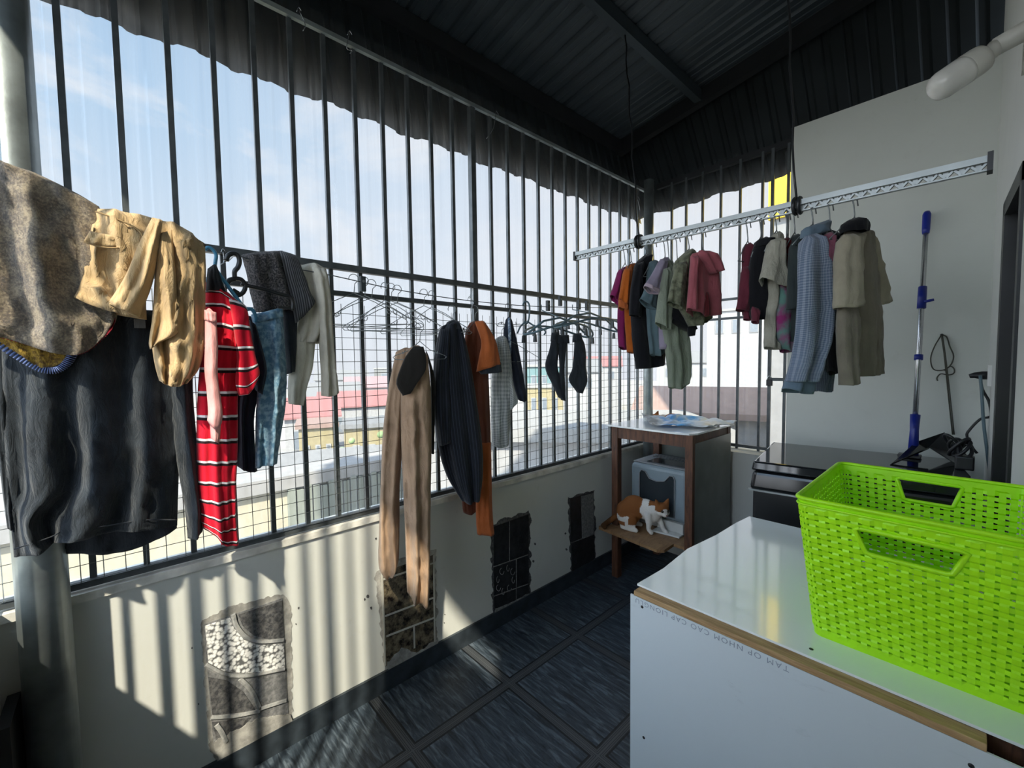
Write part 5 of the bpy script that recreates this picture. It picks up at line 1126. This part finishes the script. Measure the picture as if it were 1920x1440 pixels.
H_ = [(580,31,3.2,4,-7,-2.0,HW,RR,'white house with a red roof seen just left of the cream trouser leg','gable'),(672,38,6.4,4,-7,-2.1,HW,RR,'long white house with a red roof right of the cream trousers','gable'),
 (700,64,8,5,-7,-1.9,HP,RP,'far pink house with a pink roof under the wire hangers','gable'),(640,84,9,6,-7,-1.4,HW,RG,'far white house with a grey roof near the horizon','gable'),(745,88,9,6,-7,.4,HG,RW,'grey far block left of the brown trousers near the horizon','flat'),(612,46,6,5,-7,-1.9,HW,RG,'white house with a grey roof behind the red roofs','gable'),
 (692,21,2.4,2.4,-7,-1.5,HY,RG,'yellow house with a flat roof left of the brown trousers','flat'),(590,22,1.6,2.4,-7,-1.5,HY,RO,'small yellow house with an orange roof below the cream trousers','flat'),(645,13,6,2,-7,-1.75,HG,RG,'low grey sheet-roofed shed behind the cream boundary wall','gable'),
 (1020,40,3.4,4,-7,1.0,HT,RW,'narrow teal house right of the narrow dark navy top','flat'),(1020,34,3,3,-7,-.6,HY,RW,'yellow low house under the teal one','flat'),(1070,58,8,6,-7,.0,HW,RG,'white far house behind the black socks','gable'),
 (1045,11,3.8,1.6,-7,-.65,HW,RO,'low white house with a long orange tiled roof under the black socks','gable'),(1120,74,8,6,-7,.5,HW,RR,'white far house with a red roof behind the clip hangers','gable'),
 (1050,6.4,4.6,2.2,-7,.30,HW,RW,'flat-roofed white house close below the black socks','flat'),
 (1385,9.5,3.6,1.5,-7,.36,HW,RO,'white house with an orange tiled roof beyond the far bars','gable'),(1380,45,5,4,-7,6.0,HW,RW,'tall white block with grey windows beyond the far bars','flat'),(1290,70,9,6,-7,1.0,HW,RG,'white far house left of the tall block beyond the far bars','gable')]
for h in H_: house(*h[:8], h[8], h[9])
# yellow upper storey seen past the far bars
x0 = atY(1452,330,6.2).x
g = thing('house', ((x0+1),6.5,-7), 'tall house with a bright yellow upper storey close beyond the far bars', 'house')
zy = atY(1470,408,6.2).z
MB().box(x0,x0+4,6.2,9,-7,zy).build('wall', HW, g); MB().box(x0-.05,x0+4,6.15,9,zy,zy+2.2).build('upper_wall', plain('bright yellow wall', (.62,.40,.01), .7), g); MB().box(x0-.2,x0+4.2,6.0,9.2,zy+2.2,zy+2.4).build('roof', RG, g)
MB().box(x0+.25,x0+.9,6.17,6.2,zy-.9,zy-.1).build('window', M['pane'], g)
# cream boundary wall and corrugated lean-to close below
tp = atX(640,872,-4.2)
g = thing('boundary_wall', (-4.3,2,-7), 'cream boundary wall running along just below the terrace', 'wall')
MB().box(-4.5,-4.2,-5,2.3,-7,tp.z-.12).build('wall', HC, g); MB().box(-4.56,-4.14,-5,2.3,tp.z-.12,tp.z).build('coping', HW, g)
mb = MB(); z1_ = atX(640,893,-4.1).z
for k in range(18):
    y = 1.05+k*.07; mb.box(-4.2,-4.13,y,y+.055,-2,tp.z-.13-.02*math.sin(k*2.1))
mb.build('grey_slats', SL, g)
def tree(px, D, z0, h, r, label):
    c = at_d(px, D); g = thing('tree', (c.x,c.y,z0), label, 'tree'); MB().tube([Vector((c.x,c.y,z0)), Vector((c.x,c.y,z0+h*.6))], [.12,.07], 8).build('trunk', M['oldwood'], g)
    mb = MB(); rn = random.Random(int(px))
    for k in range(40): mb.ball(Vector((c.x+rn.gauss(0,r*.45), c.y+rn.gauss(0,r*.45), z0+h*.72+rn.gauss(0,h*.13))), r*rn.uniform(.2,.4), 14)
    mb.build('foliage', plain('leaf green %d' % px, (.12,.18,.07), .8, 0, .4, 3), g)
tree(652,19,-7,5.2,.55,'green tree in front of the yellow houses'); tree(715,20,-7,5.0,.5,'smaller tree at the right of the flat yellow house')

# ------------------------------------------------------------------ light
sd = bpy.data.lights.new('sun', 'SUN'); so = bpy.data.objects.new('sun', sd); COL.objects.link(so)
so.rotation_euler = Vector((-1, .9, -1.37)).to_track_quat('-Z', 'Y').to_euler()
sd.energy = 14.5; sd.angle = math.radians(1.2); sd.color = (1, .91, .74)
SUNDIR = Vector((1, -.9, 1.37)).normalized()
w = bpy.data.worlds.new('sky'); S.world = w; w.use_nodes = True; nt = w.node_tree; nt.nodes.clear()
out = N(nt, 'ShaderNodeOutputWorld'); bg = N(nt, 'ShaderNodeBackground'); co = tex(nt, 'Generated')
s = sepx(nt, co)
cl = noise_t(nt, co, 2.6, 7, .6, .4, (1, 1, 2.2))
col = ramp(nt, s[2], [(0.0, (.80,.83,.88)), (.14, (.74,.82,.92)), (.42, (.49,.67,.88)), (1, (.30,.50,.80))])
col = mixc(nt, ramp(nt, cl, [(.46, (0,0,0)), (.62, (1,1,1))]), col, (.86,.89,.95))
# whiter to the far right, and a broad glow round the sun
vt = N(nt, 'ShaderNodeVectorMath'); vt.operation = 'DOT_PRODUCT'; vt.inputs[1].default_value = SUNDIR; nt.links.new(co, vt.inputs[0])
g = mth(nt, 'POWER', mth(nt, 'MAXIMUM', vt.outputs['Value'], 0), 2)
vr = mth(nt, 'MULTIPLY_ADD', s[1], 1.1, -.05); vr = mth(nt, 'MINIMUM', mth(nt, 'MAXIMUM', vr, 0), 1)
col = mixc(nt, vr, col, (.86,.88,.94))
nt.links.new(col, bg.inputs[0]); side = mth(nt, 'MAXIMUM', mth(nt, 'MULTIPLY_ADD', s[1], -1, -.12), 0)
nt.links.new(mth(nt, 'ADD', mth(nt, 'MULTIPLY_ADD', g, 4.0, .92), mth(nt, 'MULTIPLY', side, 5.0)), bg.inputs[1]); nt.links.new(bg.outputs[0], out.inputs[0])
S.view_settings.view_transform = 'Standard'; S.view_settings.look = 'None'; S.view_settings.gamma = 1; S.view_settings.exposure = .14
